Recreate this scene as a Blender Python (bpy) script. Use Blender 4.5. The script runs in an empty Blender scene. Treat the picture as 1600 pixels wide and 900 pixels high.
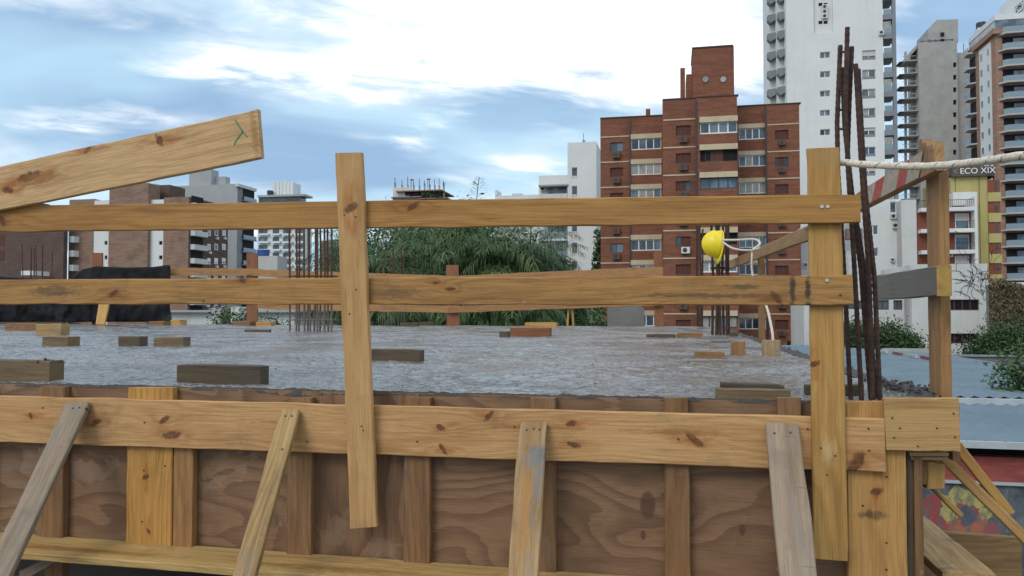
import bpy, math, random
from mathutils import Vector, Matrix, noise
random.seed(7)
PI = math.pi
sc = bpy.context.scene
COL = sc.collection

# ---------------------------------------------------------------- camera
F = 1200.0; H = 0.30                      # focal length in photo pixels (1600 wide), eye height above the slab
YAW = math.atan(250 / 1200.0); PIT = math.atan(37 / 1200.0)
cam = bpy.data.cameras.new('camera'); camo = bpy.data.objects.new('camera', cam); COL.objects.link(camo)
cam.sensor_width = 36.0; cam.lens = 36.0 * F / 1600.0; cam.clip_end = 6000; cam.clip_start = 0.05
camo.location = (0, 0, H); camo.rotation_euler = (PI / 2 + PIT, 0, YAW)
sc.camera = camo
_cy, _sy, _cp, _sp = math.cos(YAW), math.sin(YAW), math.cos(PIT), math.sin(PIT)
_R = Vector((_cy, _sy, 0)); _F = Vector((-_sy * _cp, _cy * _cp, _sp)); _U = Vector((_sy * _sp, -_cy * _sp, _cp))
def P(px, py, X=None, Y=None, Z=None):
    """photo pixel -> point on the plane X=, Y= or Z="""
    d = _R * ((px - 800) / F) + _U * ((450 - py) / F) + _F
    t = X / d.x if X is not None else Y / d.y if Y is not None else (Z - H) / d.z
    return Vector((0, 0, H)) + d * t

# ---------------------------------------------------------------- world, sun, exposure
SUN_EL, SUN_AZ = 42.0, 205.0              # azimuth clockwise from +Y
w = bpy.data.worlds.new('World'); sc.world = w; w.use_nodes = True
nt = w.node_tree; nt.nodes.clear()
class NB:
    """small helper for node trees"""
    def __init__(s, nt): s.nt = nt
    def n(s, t, props=None, **inp):
        nd = s.nt.nodes.new(t)
        for k, v in (props or {}).items(): setattr(nd, k, v)
        for k, v in inp.items():
            key = k.replace('_', ' ')
            sk = nd.inputs[int(k[1:])] if k[0] == 'i' and k[1:].isdigit() else nd.inputs[key]
            s.put(sk, v)
        return nd
    def put(s, sk, v):
        if hasattr(v, 'is_output'): s.nt.links.new(v, sk)
        elif isinstance(v, tuple) and sk.type == 'RGBA' and len(v) == 3: sk.default_value = v + (1,)
        else: sk.default_value = v
    def m(s, op, a, b=0.0, c=0.0, clamp=False):
        nd = s.n('ShaderNodeMath', {'operation': op, 'use_clamp': clamp}, i0=a, i1=b, i2=c); return nd.outputs[0]
    def vm(s, op, a, b=(0, 0, 0)):
        nd = s.n('ShaderNodeVectorMath', {'operation': op}, i0=a, i1=b); return nd.outputs[0]
    def mix(s, f, a, b, blend='MIX'):
        nd = s.n('ShaderNodeMix', {'data_type': 'RGBA', 'blend_type': blend}); s.put(nd.inputs[0], f); s.put(nd.inputs[6], a); s.put(nd.inputs[7], b); return nd.outputs[2]
    def noise(s, vec, scale=1.0, detail=3.0, rough=0.5, dist=0.0, W=None):
        nd = s.n('ShaderNodeTexNoise', {'noise_dimensions': '4D' if W is not None else '3D'}, Vector=vec, Scale=scale, Detail=detail, Roughness=rough, Distortion=dist)
        if W is not None: s.put(nd.inputs['W'], W)
        return nd.outputs[0]
    def ramp(s, f, lo, hi, a=0.0, b=1.0, smooth=True):
        nd = s.n('ShaderNodeMapRange', {'interpolation_type': 'SMOOTHSTEP' if smooth else 'LINEAR', 'clamp': True}, i0=f, i1=lo, i2=hi, i3=a, i4=b); return nd.outputs[0]
    def xyz(s, v):
        nd = s.n('ShaderNodeSeparateXYZ', i0=v); return nd.outputs
    def comb(s, x, y, z):
        return s.n('ShaderNodeCombineXYZ', i0=x, i1=y, i2=z).outputs[0]
nb = NB(nt)
sky = nb.n('ShaderNodeTexSky', {'sky_type': 'NISHITA', 'sun_disc': False, 'sun_elevation': math.radians(SUN_EL), 'sun_rotation': math.radians(SUN_AZ), 'air_density': 1.2, 'dust_density': 1.5})
g = nb.n('ShaderNodeTexCoord').outputs['Generated']
d = nb.n('ShaderNodeVectorMath', {'operation': 'NORMALIZE'}, i0=g).outputs[0]
# rotate into the heading so that cloud banks run across the view
d = nb.n('ShaderNodeVectorRotate', {'rotation_type': 'Z_AXIS'}, Vector=d, Angle=-YAW).outputs[0]
x, y, z = nb.xyz(d)
zc = nb.m('ADD', nb.m('MAXIMUM', z, 0.0), 0.11)
cu, cv = nb.m('DIVIDE', x, zc), nb.m('DIVIDE', y, zc)
cp = nb.comb(nb.m('ADD', nb.m('MULTIPLY', cu, 0.55), nb.m('MULTIPLY', cv, 0.20)), nb.m('SUBTRACT', nb.m('MULTIPLY', cv, 0.85), nb.m('MULTIPLY', cu, 0.10)), 3.7)
n1 = nb.noise(cp, 0.62, 5, 0.50, 0.5)
n2 = nb.noise(nb.vm('ADD', cp, (7.3, 2.1, 0)), 1.5, 5, 0.52, 0.4)
n3 = nb.noise(nb.vm('ADD', cp, (1.3, 9.1, 0)), 0.9, 4, 0.5, 0.3)
# cloud banks: bright opening up ahead, darker decks left and low in front (az, el in tangent units)
yy_ = nb.m('MAXIMUM', y, 0.05); az = nb.m('DIVIDE', x, yy_); el = nb.m('DIVIDE', z, yy_)
wsp = nb.comb(nb.m('MULTIPLY', az, 2.2), nb.m('ADD', nb.m('MULTIPLY', el, 9.0), nb.m('MULTIPLY', az, 1.1)), 1.0)
wp1 = nb.noise(wsp, 1.6, 5, 0.6, 0.3); wp2 = nb.noise(nb.vm('ADD', wsp, (5.1, 3.3, 2.0)), 2.6, 6, 0.57, 0.4)
az = nb.m('ADD', az, nb.m('MULTIPLY', nb.m('SUBTRACT', wp1, 0.5), 0.55)); el = nb.m('ADD', el, nb.m('MULTIPLY', nb.m('SUBTRACT', wp2, 0.5), 0.11))
def bank(px, py, rx, ry):
    a = nb.m('DIVIDE', nb.m('SUBTRACT', az, (px - 800) / F), rx / F); e = nb.m('DIVIDE', nb.m('SUBTRACT', el, (487 - py) / F), ry / F)
    return nb.m('EXPONENT', nb.m('MULTIPLY', nb.m('ADD', nb.m('MULTIPLY', a, a), nb.m('MULTIPLY', e, e)), -1.0))
dens = nb.m('ADD', nb.m('ADD', nb.m('MULTIPLY', n1, 0.55), nb.m('MULTIPLY', n2, 0.25)), nb.m('MULTIPLY', wp2, 0.20))
for (px, py, rx, ry, amt) in ((800, 15, 390, 145, 0.22), (1010, 70, 270, 75, 0.12), (330, 95, 230, 22, 0.13), (470, 20, 120, 40, -0.04), (90, 130, 330, 55, -0.09), (640, 165, 190, 55, -0.08), (60, 40, 220, 40, -0.07), (350, 240, 300, 40, -0.07), (840, 165, 130, 60, -0.15), (560, 250, 500, 50, -0.07), (690, 190, 60, 25, 0.10), (860, 255, 110, 28, 0.12), (60, 175, 130, 18, 0.10), (1500, 30, 160, 60, -0.06), (1180, 120, 60, 60, -0.05)):
    dens = nb.m('ADD', dens, nb.m('MULTIPLY', bank(px, py, rx, ry), amt))
bright = nb.ramp(dens, 0.40, 0.63)
ccol = nb.mix(bright, (0.33, 0.515, 0.76), (1.42, 1.45, 1.45))
ccol = nb.mix(nb.m('MULTIPLY', nb.ramp(n3, 0.42, 0.60, 0.0, 0.75), nb.ramp(bright, 0.9, 0.4)), ccol, (0.58, 0.86, 1.05))
b1 = nb.n('ShaderNodeBackground', Color=sky.outputs[0], Strength=0.10)
b2 = nb.n('ShaderNodeBackground', Color=ccol, Strength=0.95)
ms = nb.n('ShaderNodeMixShader', i0=0.90, i1=b1.outputs[0], i2=b2.outputs[0])
wo = nt.nodes.new('ShaderNodeOutputWorld'); nt.links.new(ms.outputs[0], wo.inputs[0])

sun = bpy.data.lights.new('sun', 'SUN'); sun.energy = 1.1; sun.angle = math.radians(25); sun.color = (1, 0.95, 0.87)
suno = bpy.data.objects.new('sun', sun); COL.objects.link(suno)
_el, _az = math.radians(SUN_EL), math.radians(SUN_AZ)
_sd = Vector((math.sin(_az) * math.cos(_el), math.cos(_az) * math.cos(_el), math.sin(_el)))
suno.rotation_euler = (-_sd).to_track_quat('-Z', 'Y').to_euler(); suno.location = (0, -20, 30)
vs = sc.view_settings; vs.view_transform = 'Standard'; vs.look = 'None'; vs.gamma = 1; vs.exposure = 0.12
sc.cycles.max_bounces = 6; sc.cycles.diffuse_bounces = 3

# ---------------------------------------------------------------- materials
MATS = {}
def mat(name, fn=None, col=(0.5, 0.5, 0.5), rough=0.8, metal=0.0, spec=0.4):
    if name in MATS: return MATS[name]
    m = bpy.data.materials.new(name); m.use_nodes = True; MATS[name] = m
    b = NB(m.node_tree); bs = m.node_tree.nodes['Principled BSDF']
    bs.inputs['Base Color'].default_value = col + (1,); bs.inputs['Roughness'].default_value = rough
    bs.inputs['Metallic'].default_value = metal; bs.inputs['Specular IOR Level'].default_value = spec
    if fn: fn(b, bs)
    return m
def bump(b, bs, h, s=0.3, d=0.01):
    b.put(bs.inputs['Normal'], b.n('ShaderNodeBump', Strength=s, Distance=d, Height=h).outputs[0])

def wood(name, base, dark, knots=(), weather=0.0, wcol=(0.16, 0.14, 0.12), freq=70.0, dirt=0.25, stain=(), contrast=0.42, var=0.30, scratch=0.35, cross=0.0):
    """sawn pine: local x runs along the board, z across its width"""
    lum = lambda c_: 0.3 * c_[0] + 0.6 * c_[1] + 0.1 * c_[2]
    base = tuple(min(1, v * 1.07 - lum(base) * 0.05) for v in base); dark = tuple(max(0.004, v * 0.97 - lum(dark) * 0.06) for v in dark)
    def fn(b, bs):
        tc = b.n('ShaderNodeTexCoord').outputs['Object']; rnd = b.n('ShaderNodeObjectInfo').outputs['Random']
        W = b.m('MULTIPLY', rnd, 37.0)
        x, y, z = b.xyz(tc)
        k = None; core = None; halo = None
        jn = b.noise(tc, 55, 3, 0.6); jn2 = b.noise(b.comb(b.m('MULTIPLY', x, 9.0), y, b.m('MULTIPLY', z, 30.0)), 1.0, 3, 0.6)
        for i_, (u, v, r) in enumerate(knots):
            r = r * 1.45
            an = (i_ * 1.7) % 2.2 - 1.1                      # knots lie at odd angles
            px_ = b.m('SUBTRACT', x, u); pz_ = b.m('SUBTRACT', z, v)
            qx = b.m('ADD', b.m('MULTIPLY', px_, math.cos(an)), b.m('MULTIPLY', pz_, math.sin(an))); qz = b.m('SUBTRACT', b.m('MULTIPLY', pz_, math.cos(an)), b.m('MULTIPLY', px_, math.sin(an)))
            dx = b.m('DIVIDE', qx, r * (1.25 + 0.9 * ((i_ * 7) % 3) / 2)); dz = b.m('DIVIDE', qz, r * 0.66)
            d2 = b.m('ADD', b.m('MULTIPLY', dx, dx), b.m('MULTIPLY', dz, dz))
            hx = b.m('DIVIDE', px_, r * 4.5); hz = b.m('DIVIDE', pz_, r * 1.3)
            gk = b.m('EXPONENT', b.m('MULTIPLY', b.m('ADD', b.m('MULTIPLY', hx, hx), b.m('MULTIPLY', hz, hz)), -1.0))
            ck = b.ramp(b.m('ADD', d2, b.m('MULTIPLY', b.m('SUBTRACT', jn, 0.5), 2.2)), 1.35, 0.35)
            k = gk if k is None else b.m('ADD', k, gk); core = ck if core is None else b.m('MAXIMUM', core, ck)
        warp = b.noise(b.comb(b.m('MULTIPLY', x, 0.9), b.m('MULTIPLY', y, 3.0), b.m('MULTIPLY', z, 2.5)), 1.0, 2, 0.5, 0, W)
        zc = b.m('MULTIPLY', b.m('SUBTRACT', warp, 0.5), 0.30)
        dz = b.m('SUBTRACT', z, zc); dy = b.m('SUBTRACT', y, 0.06)
        rad = b.m('SQRT', b.m('ADD', b.m('MULTIPLY', dz, dz), b.m('MULTIPLY', dy, dy)))
        fine = b.noise(b.comb(b.m('MULTIPLY', x, 2.5), b.m('MULTIPLY', y, 30.0), b.m('MULTIPLY', z, 30.0)), 1.0, 4, 0.65, 0, W)
        h = b.m('ADD', b.m('MULTIPLY', rad, freq), b.m('MULTIPLY', fine, 1.9))
        if k is not None: h = b.m('ADD', h, b.m('MULTIPLY', k, 1.6))
        s = b.m('ADD', b.m('MULTIPLY', b.m('SINE', b.m('MULTIPLY', h, 6.2832)), 0.5), 0.5)
        s = b.m('MULTIPLY', b.m('POWER', s, 1.7), b.ramp(b.noise(b.comb(b.m('MULTIPLY', x, 2.0), y, b.m('MULTIPLY', z, 14.0)), 1.0, 3, 0.6, 0, W), 0.35, 0.65, 0.25, 1.0))
        fib = b.noise(b.comb(b.m('MULTIPLY', x, 5.0), b.m('MULTIPLY', y, 220.0), b.m('MULTIPLY', z, 220.0)), 1.0, 4, 0.75, 0, W)
        blot = b.noise(b.comb(b.m('MULTIPLY', x, 1.6), b.m('MULTIPLY', y, 8.0), b.m('MULTIPLY', z, 12.0)), 1.0, 5, 0.65, 0.3, W)
        c = b.mix(b.m('MULTIPLY', s, contrast * 1.5), base, dark)
        c = b.mix(b.ramp(blot, 0.48, 0.75, 0, var * 2), c, tuple(v * 0.62 for v in dark))
        c = b.mix(b.ramp(blot, 0.45, 0.25, 0, var * 1.4), c, tuple(min(1, v * 1.2) for v in base))
        c = b.mix(b.ramp(fib, 0.42, 0.74, 0.0, 0.65), c, tuple(v * 0.6 for v in dark))
        c = b.mix(b.m('MULTIPLY', b.m('SUBTRACT', rnd, 0.4), 0.5, clamp=True), c, tuple(v * 0.8 for v in dark))
        if scratch:
            sn_ = b.noise(b.comb(b.m('MULTIPLY', x, 7.0), y, b.m('MULTIPLY', z, 120.0)), 1.0, 2, 0.5, 0.15, W)
            c = b.mix(b.ramp(sn_, 0.70, 0.76, 0, scratch), c, (0.10, 0.055, 0.025))
        if cross:
            cn_ = b.noise(b.comb(b.m('MULTIPLY', x, 26.0), y, b.m('MULTIPLY', z, 2.5)), 1.0, 3, 0.7, 0.1, W)
            c = b.mix(b.ramp(cn_, 0.62, 0.70, 0, cross), c, (0.075, 0.055, 0.042))
        if weather > 0:
            wn = b.noise(b.comb(b.m('MULTIPLY', x, 3.5), b.m('MULTIPLY', y, 10.0), b.m('MULTIPLY', z, 18.0)), 1.0, 6, 0.75, 0.5, W)
            c = b.mix(b.ramp(wn, 0.62 - weather * 0.45, 0.85 - weather * 0.35), c, b.mix(b.ramp(fib, 0.3, 0.7), wcol, tuple(v * 1.5 for v in wcol)))
        if core is not None:
            c = b.mix(b.m('MULTIPLY', b.m('MULTIPLY', k, b.ramp(jn2, 0.3, 0.65)), 0.95, clamp=True), c, (dark[0] * 0.85, dark[1] * 0.58, dark[2] * 0.4))
            c = b.mix(b.m('MULTIPLY', core, b.ramp(jn, 0.25, 0.7, 0.95, 0.7)), c, (0.095, 0.032, 0.014))
        for (u, v, su, sv, colr, amt) in stain:
            dx = b.m('DIVIDE', b.m('SUBTRACT', x, u), su); dzz = b.m('DIVIDE', b.m('SUBTRACT', z, v), sv)
            d2 = b.m('ADD', b.m('MULTIPLY', dx, dx), b.m('MULTIPLY', dzz, dzz))
            sn = b.noise(b.comb(b.m('MULTIPLY', x, 22.0), y, b.m('MULTIPLY', z, 60.0)), 1.0, 5, 0.75)
            e = b.m('ADD', b.m('EXPONENT', b.m('MULTIPLY', d2, -1.0)), b.m('MULTIPLY', b.m('SUBTRACT', sn, 0.5), 2.4))
            e = b.m('MULTIPLY', b.ramp(e, 0.25, 1.0), b.ramp(d2, 3.0, 0.6))
            c = b.mix(b.m('MULTIPLY', e, amt), c, colr)
        spk = b.noise(tc, 120, 2, 0.6)
        c = b.mix(b.ramp(spk, 0.68, 0.76, 0, dirt * 2), c, (0.05, 0.035, 0.025))
        spl = b.noise(tc, 26, 5, 0.7, 0.6, W)
        c = b.mix(b.ramp(spl, 0.67, 0.72, 0, min(0.7, dirt * 1.4)), c, (0.36, 0.345, 0.32))
        dn = b.noise(tc, 6, 6, 0.7, 0.4, W)
        c = b.mix(b.ramp(dn, 0.50, 0.78, 0, dirt * 1.3), c, (0.10, 0.075, 0.05))
        b.put(bs.inputs['Base Color'], c)
        b.put(bs.inputs['Roughness'], b.ramp(fib, 0.2, 0.8, 0.5, 0.8))
        bs.inputs['Specular IOR Level'].default_value = 0.3
        bump(b, bs, b.m('ADD', b.m('MULTIPLY', fib, 0.8), b.m('MULTIPLY', dn, 0.6)), 0.45, 0.005)
    return mat(name, fn)
def plywood(name, base, dark, freq=13.0, spots=(), peel=0.0):
    def fn(b, bs):
        tc = b.n('ShaderNodeTexCoord').outputs['Object']; rnd = b.n('ShaderNodeObjectInfo').outputs['Random']; W = b.m('MULTIPLY', rnd, 41.0)
        x, y, z = b.xyz(tc)
        f1 = b.noise(b.comb(b.m('MULTIPLY', x, 1.7), y, b.m('MULTIPLY', z, 4.2)), 1.0, 1.5, 0.4, 0.25, W)
        h = b.m('ADD', b.m('MULTIPLY', f1, freq), b.m('MULTIPLY', z, 9.0))
        f2 = b.noise(b.comb(b.m('MULTIPLY', x, 5.0), y, b.m('MULTIPLY', z, 60.0)), 1.0, 3, 0.6, 0, W)
        h = b.m('ADD', h, b.m('MULTIPLY', f2, 0.35))
        fr = b.m('FRACT', h)
        s = b.m('MULTIPLY', b.ramp(fr, 0.25, 0.93), b.ramp(fr, 1.0, 0.94))
        c = b.mix(b.m('MULTIPLY', s, 0.6), base, dark)
        fib = b.noise(b.comb(b.m('MULTIPLY', x, 8.0), y, b.m('MULTIPLY', z, 230.0)), 1.0, 3, 0.7)
        c = b.mix(b.ramp(fib, 0.4, 0.75, 0, 0.45), c, tuple(v * 0.45 for v in dark))
        for (u, v, r) in spots:
            dx = b.m('DIVIDE', b.m('SUBTRACT', x, u), r * 0.8); dz = b.m('DIVIDE', b.m('SUBTRACT', z, v), r * 1.5)
            d2 = b.m('ADD', b.m('MULTIPLY', dx, dx), b.m('MULTIPLY', dz, dz))
            c = b.mix(b.ramp(d2, 1.3, 0.5, 0, 0.85), c, (0.085, 0.04, 0.022))
        st = b.noise(tc, 3.1, 5, 0.65, 0.6, W)
        c = b.mix(b.ramp(st, 0.56, 0.575, 0, peel), c, (0.27, 0.19, 0.125))
        st2 = b.noise(b.comb(b.m('MULTIPLY', x, 2.0), y, b.m('MULTIPLY', z, 9.0)), 1.3, 5, 0.65, 0.4, W)
        c = b.mix(b.ramp(st2, 0.60, 0.72, 0, 0.12 + peel * 0.7), c, (0.19, 0.175, 0.155))
        dk = b.noise(tc, 3.5, 5, 0.65, 0.3, W)
        c = b.mix(b.ramp(dk, 0.50, 0.75, 0, 0.55), c, (0.07, 0.042, 0.027))
        b.put(bs.inputs['Base Color'], c); bs.inputs['Roughness'].default_value = 0.7
        bump(b, bs, b.m('ADD', fib, s), 0.25, 0.003)
    return mat(name, fn)
def plain(name, col, rough=0.85, nscale=0.6, amt=0.25, col2=None, streak=0.25, spec=0.3, metal=0.0, bscale=None):
    """painted or rendered wall: colour with blotches and rain streaks"""
    def fn(b, bs):
        tc = b.n('ShaderNodeTexCoord').outputs['Object']
        n = b.noise(tc, nscale, 5, 0.65)
        c = b.mix(b.ramp(n, 0.35, 0.7, 0, amt), col, col2 or tuple(v * 0.6 for v in col))
        if streak:
            x, y, z = b.xyz(tc)
            s = b.noise(b.comb(b.m('MULTIPLY', x, 2.2 * nscale * 2), b.m('MULTIPLY', y, 2.2 * nscale * 2), b.m('MULTIPLY', z, 0.12 * nscale * 2)), 1.0, 4, 0.7)
            c = b.mix(b.ramp(s, 0.5, 0.78, 0, streak), c, tuple(v * 0.5 for v in col))
        b.put(bs.inputs['Base Color'], c); bs.inputs['Roughness'].default_value = rough; bs.inputs['Specular IOR Level'].default_value = spec; bs.inputs['Metallic'].default_value = metal
        if bscale: bump(b, bs, b.noise(tc, bscale, 4, 0.6), 0.3, 0.02)
    return mat(name, fn)
def brick(name, c1, c2, mortar, bw=0.26, bh=0.085, dirt=0.3):
    def fn(b, bs):
        tc = b.n('ShaderNodeTexCoord').outputs['Object']; x, y, z = b.xyz(tc)
        v = b.comb(b.m('ADD', x, y), z, 0.0)
        br = b.n('ShaderNodeTexBrick', Vector=v, Color1=c1, Color2=c2, Mortar=mortar, Scale=1.0)
        br.inputs['Mortar Size'].default_value = 0.011; br.inputs['Brick Width'].default_value = bw; br.inputs['Row Height'].default_value = bh
        br.inputs['Bias'].default_value = 0.0
        c = br.outputs[0]
        n = b.noise(b.comb(b.m('MULTIPLY', x, 0.5), b.m('MULTIPLY', y, 0.5), b.m('MULTIPLY', z, 2.8)), 1.0, 6, 0.7)
        c = b.mix(b.ramp(n, 0.38, 0.68, 0, 0.65), c, tuple(v * 0.52 for v in c1))
        n2 = b.noise(tc, 0.35, 4, 0.6)
        c = b.mix(b.ramp(n2, 0.45, 0.75, 0, dirt), c, (0.06, 0.04, 0.035))
        b.put(bs.inputs['Base Color'], c); bs.inputs['Roughness'].default_value = 0.9; bs.inputs['Specular IOR Level'].default_value = 0.15
        bump(b, bs, br.outputs['Fac'], 0.4, -0.02)
    return mat(name, fn)
def glass(name, col=(0.03, 0.045, 0.055), rough=0.06):
    def fn(b, bs):
        tc = b.n('ShaderNodeTexCoord').outputs['Object']
        n = b.noise(tc, 0.55, 2, 0.5)
        b.put(bs.inputs['Base Color'], b.mix(b.ramp(n, 0.4, 0.6), col, tuple(v * 2.2 for v in col)))
        bump(b, bs, b.noise(tc, 0.8, 2, 0.5), 0.06, 0.05)
    return mat(name, fn, rough=rough, spec=0.6)

YEL = (0.52, 0.315, 0.112); YELD = (0.34, 0.165, 0.048)
M_pine = wood('pine_fresh', YEL, YELD)
M_old = wood('wood_weathered', (0.30, 0.20, 0.115), (0.16, 0.095, 0.05), weather=0.75, dirt=0.5)
M_wet = wood('wood_wet_brown', (0.30, 0.165, 0.075), (0.17, 0.085, 0.036), weather=0.25, dirt=0.5)
M_stud = wood('stud_brown', (0.28, 0.155, 0.074), (0.155, 0.078, 0.036), weather=0.2, dirt=0.4)
M_red = wood('board_red_brown', (0.27, 0.115, 0.06), (0.17, 0.065, 0.032), dirt=0.4)
M_block = wood('block_cement_stained', (0.22, 0.155, 0.085), (0.12, 0.075, 0.04), weather=0.3, wcol=(0.10, 0.09, 0.075), dirt=0.7)
M_blockdark = wood('block_wet_dark', (0.11, 0.08, 0.05), (0.06, 0.042, 0.026), weather=0.35, wcol=(0.07, 0.063, 0.054), dirt=0.8)
def _rust(b, bs):
    tc = b.n('ShaderNodeTexCoord').outputs['Object']; n = b.noise(tc, 24, 5, 0.7); n2 = b.noise(tc, 6, 4, 0.6)
    c = b.mix(b.ramp(n, 0.35, 0.7), (0.030, 0.016, 0.012), (0.080, 0.036, 0.022))
    b.put(bs.inputs['Base Color'], b.mix(b.ramp(n2, 0.58, 0.75, 0, 0.6), c, (0.10, 0.085, 0.075))); bump(b, bs, n, 0.4, 0.004)
M_rust = mat('rebar_rust', _rust, rough=0.75)
def _rustc(b, bs):
    tc = b.n('ShaderNodeTexCoord').outputs['Object']; z = b.xyz(tc)[2]; n = b.noise(tc, 24, 5, 0.7)
    c = b.mix(b.ramp(n, 0.35, 0.7), (0.05, 0.026, 0.018), (0.12, 0.055, 0.032))
    spl = b.ramp(b.m('ADD', z, b.m('MULTIPLY', n, 0.25)), 0.62, 0.35)
    b.put(bs.inputs['Base Color'], b.mix(b.m('MULTIPLY', spl, 0.5), c, (0.19, 0.175, 0.16)))
M_rustc = mat('rebar_splashed', _rustc, rough=0.8)
M_nail = mat('nail_steel', col=(0.06, 0.055, 0.05), rough=0.5, metal=0.6)
M_nailb = mat('nail_bright', col=(0.6, 0.57, 0.52), rough=0.35, metal=0.8)
def _conc(b, bs):
    tc = b.n('ShaderNodeTexCoord').outputs['Object']; x, y, z = b.xyz(tc)
    big = b.noise(b.comb(b.m('MULTIPLY', x, 0.5), b.m('MULTIPLY', y, 0.5), 0.0), 1.0, 4, 0.55, 0.3)
    mid = b.noise(b.comb(b.m('MULTIPLY', x, 1.3), b.m('MULTIPLY', y, 1.7), 0.0), 1.0, 7, 0.66, 0.5)
    grit = b.noise(tc, 85, 3, 0.7); pit = b.noise(tc, 34, 4, 0.65); agg = b.n('ShaderNodeTexVoronoi', {'feature': 'SMOOTH_F1'}, Vector=tc, Scale=42.0).outputs['Distance']
    c = b.mix(b.ramp(pit, 0.35, 0.7), (0.37, 0.362, 0.356), (0.20, 0.194, 0.19))
    c = b.mix(b.ramp(pit, 0.52, 0.64, 0, 0.75), c, (0.06, 0.057, 0.054))
    c = b.mix(b.ramp(grit, 0.52, 0.70, 0, 0.6), c, (0.055, 0.052, 0.05))
    brown = b.m('MULTIPLY', b.ramp(b.noise(b.comb(b.m('MULTIPLY', x, 0.9), b.m('MULTIPLY', y, 0.9), 4.0), 1.0, 6, 0.7, 0.5), 0.46, 0.56), b.ramp(big, 0.42, 0.55))
    c = b.mix(b.m('MULTIPLY', brown, 0.75), c, (0.17, 0.112, 0.07))
    wet = b.ramp(mid, 0.50, 0.56)
    c = b.mix(b.m('MULTIPLY', wet, 0.6), c, (0.085, 0.076, 0.068))
    b.put(bs.inputs['Base Color'], c)
    b.put(bs.inputs['Roughness'], b.m('ADD', b.ramp(wet, 0, 1, 0.17, 0.05), b.m('MULTIPLY', grit, 0.14)))
    bs.inputs['Specular IOR Level'].default_value = 0.95
    hgt = b.m('ADD', b.m('MULTIPLY', grit, 0.4), b.m('ADD', b.m('MULTIPLY', pit, 1.2), b.m('MULTIPLY', agg, -0.7)))
    bump(b, bs, b.m('MULTIPLY', hgt, b.ramp(wet, 0, 1, 1.0, 0.12)), 0.9, 0.03)
M_conc = mat('concrete_wet', _conc)
M_crust = plain('concrete_crust', (0.060, 0.053, 0.048), 0.6, 14, 0.6, (0.045, 0.04, 0.038), 0, bscale=60)
M_concd = plain('concrete_old', (0.20, 0.195, 0.18), 0.85, 1.6, 0.55, None, 0.4, bscale=20)

# ---------------------------------------------------------------- mesh helpers
def new(name, verts, faces, m, parent=None, smooth=False):
    me = bpy.data.meshes.new(name); me.from_pydata([tuple(v) for v in verts], [], faces); me.update()
    if smooth:
        for p in me.polygons: p.use_smooth = True
    if m: me.materials.append(m)
    o = bpy.data.objects.new(name, me); COL.objects.link(o)
    if parent: o.parent = parent
    return o
def tag(o, label=None, cat=None, group=None, kind=None):
    if label: o['label'] = label
    if cat: o['category'] = cat
    if group: o['group'] = group
    if kind: o['kind'] = kind
    return o
def empty(name, loc=(0, 0, 0), rz=0.0):
    o = bpy.data.objects.new(name, None); COL.objects.link(o); o.location = loc; o.rotation_euler.z = rz; o.empty_display_size = 0.2; return o
class MB:
    def __init__(s, org=(0, 0, 0)): s.v = []; s.f = []; s.o = Vector(org)
    def box(s, x0, x1, y0, y1, z0, z1):
        i = len(s.v); ox, oy, oz = s.o
        for zz in (z0, z1):
            for (xx, yy) in ((x0, y0), (x1, y0), (x1, y1), (x0, y1)): s.v.append((xx - ox, yy - oy, zz - oz))
        for q in ((3, 2, 1, 0), (4, 5, 6, 7), (0, 1, 5, 4), (1, 2, 6, 5), (2, 3, 7, 6), (3, 0, 4, 7)): s.f.append(tuple(i + k for k in q))
        return s
    def quad(s, *p):
        i = len(s.v); s.v += [tuple(Vector(q) - s.o) for q in p]; s.f.append(tuple(range(i, i + len(p)))); return s
    def prism(s, pts, vec):
        """pts: ring of 3D points, extruded by vec"""
        i = len(s.v); n = len(pts); vec = Vector(vec)
        s.v += [tuple(Vector(q) - s.o) for q in pts] + [tuple(Vector(q) + vec - s.o) for q in pts]
        s.f.append(tuple(range(i, i + n))); s.f.append(tuple(reversed(range(i + n, i + 2 * n))))
        for k in range(n): s.f.append((i + k, i + n + k, i + n + (k + 1) % n, i + (k + 1) % n)[::-1])
        return s
    def tube(s, pts, r, seg=8, ribs=0.0, step=None, cap=True):
        pts = [Vector(p) for p in pts]
        if step:
            q = [pts[0]]
            for a, c in zip(pts, pts[1:]):
                n = max(1, int((c - a).length / step)); q += [a.lerp(c, (k + 1) / n) for k in range(n)]
            pts = q
        i0 = len(s.v); up = None
        for k, p in enumerate(pts):
            t = (pts[min(k + 1, len(pts) - 1)] - pts[max(k - 1, 0)]).normalized()
            if up is None: up = Vector((0, 0, 1)) if abs(t.z) < 0.9 else Vector((1, 0, 0))
            u = (up - t * up.dot(t)).normalized(); v = t.cross(u); up = u
            rr = (r[k] if isinstance(r, list) else r) * (1 + (ribs if k % 2 else 0))
            for j in range(seg):
                a = 2 * PI * j / seg; s.v.append(tuple(p + (u * math.cos(a) + v * math.sin(a)) * rr - s.o))
        for k in range(len(pts) - 1):
            for j in range(seg):
                a = i0 + k * seg + j; c = i0 + k * seg + (j + 1) % seg; s.f.append((a, c, c + seg, a + seg))
        if cap:
            s.f.append(tuple(i0 + j for j in reversed(range(seg)))); e = i0 + (len(pts) - 1) * seg; s.f.append(tuple(e + j for j in range(seg)))
        return s
    def build(s, name, m, parent=None, smooth=False): return new(name, s.v, s.f, m, parent, smooth)

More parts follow.
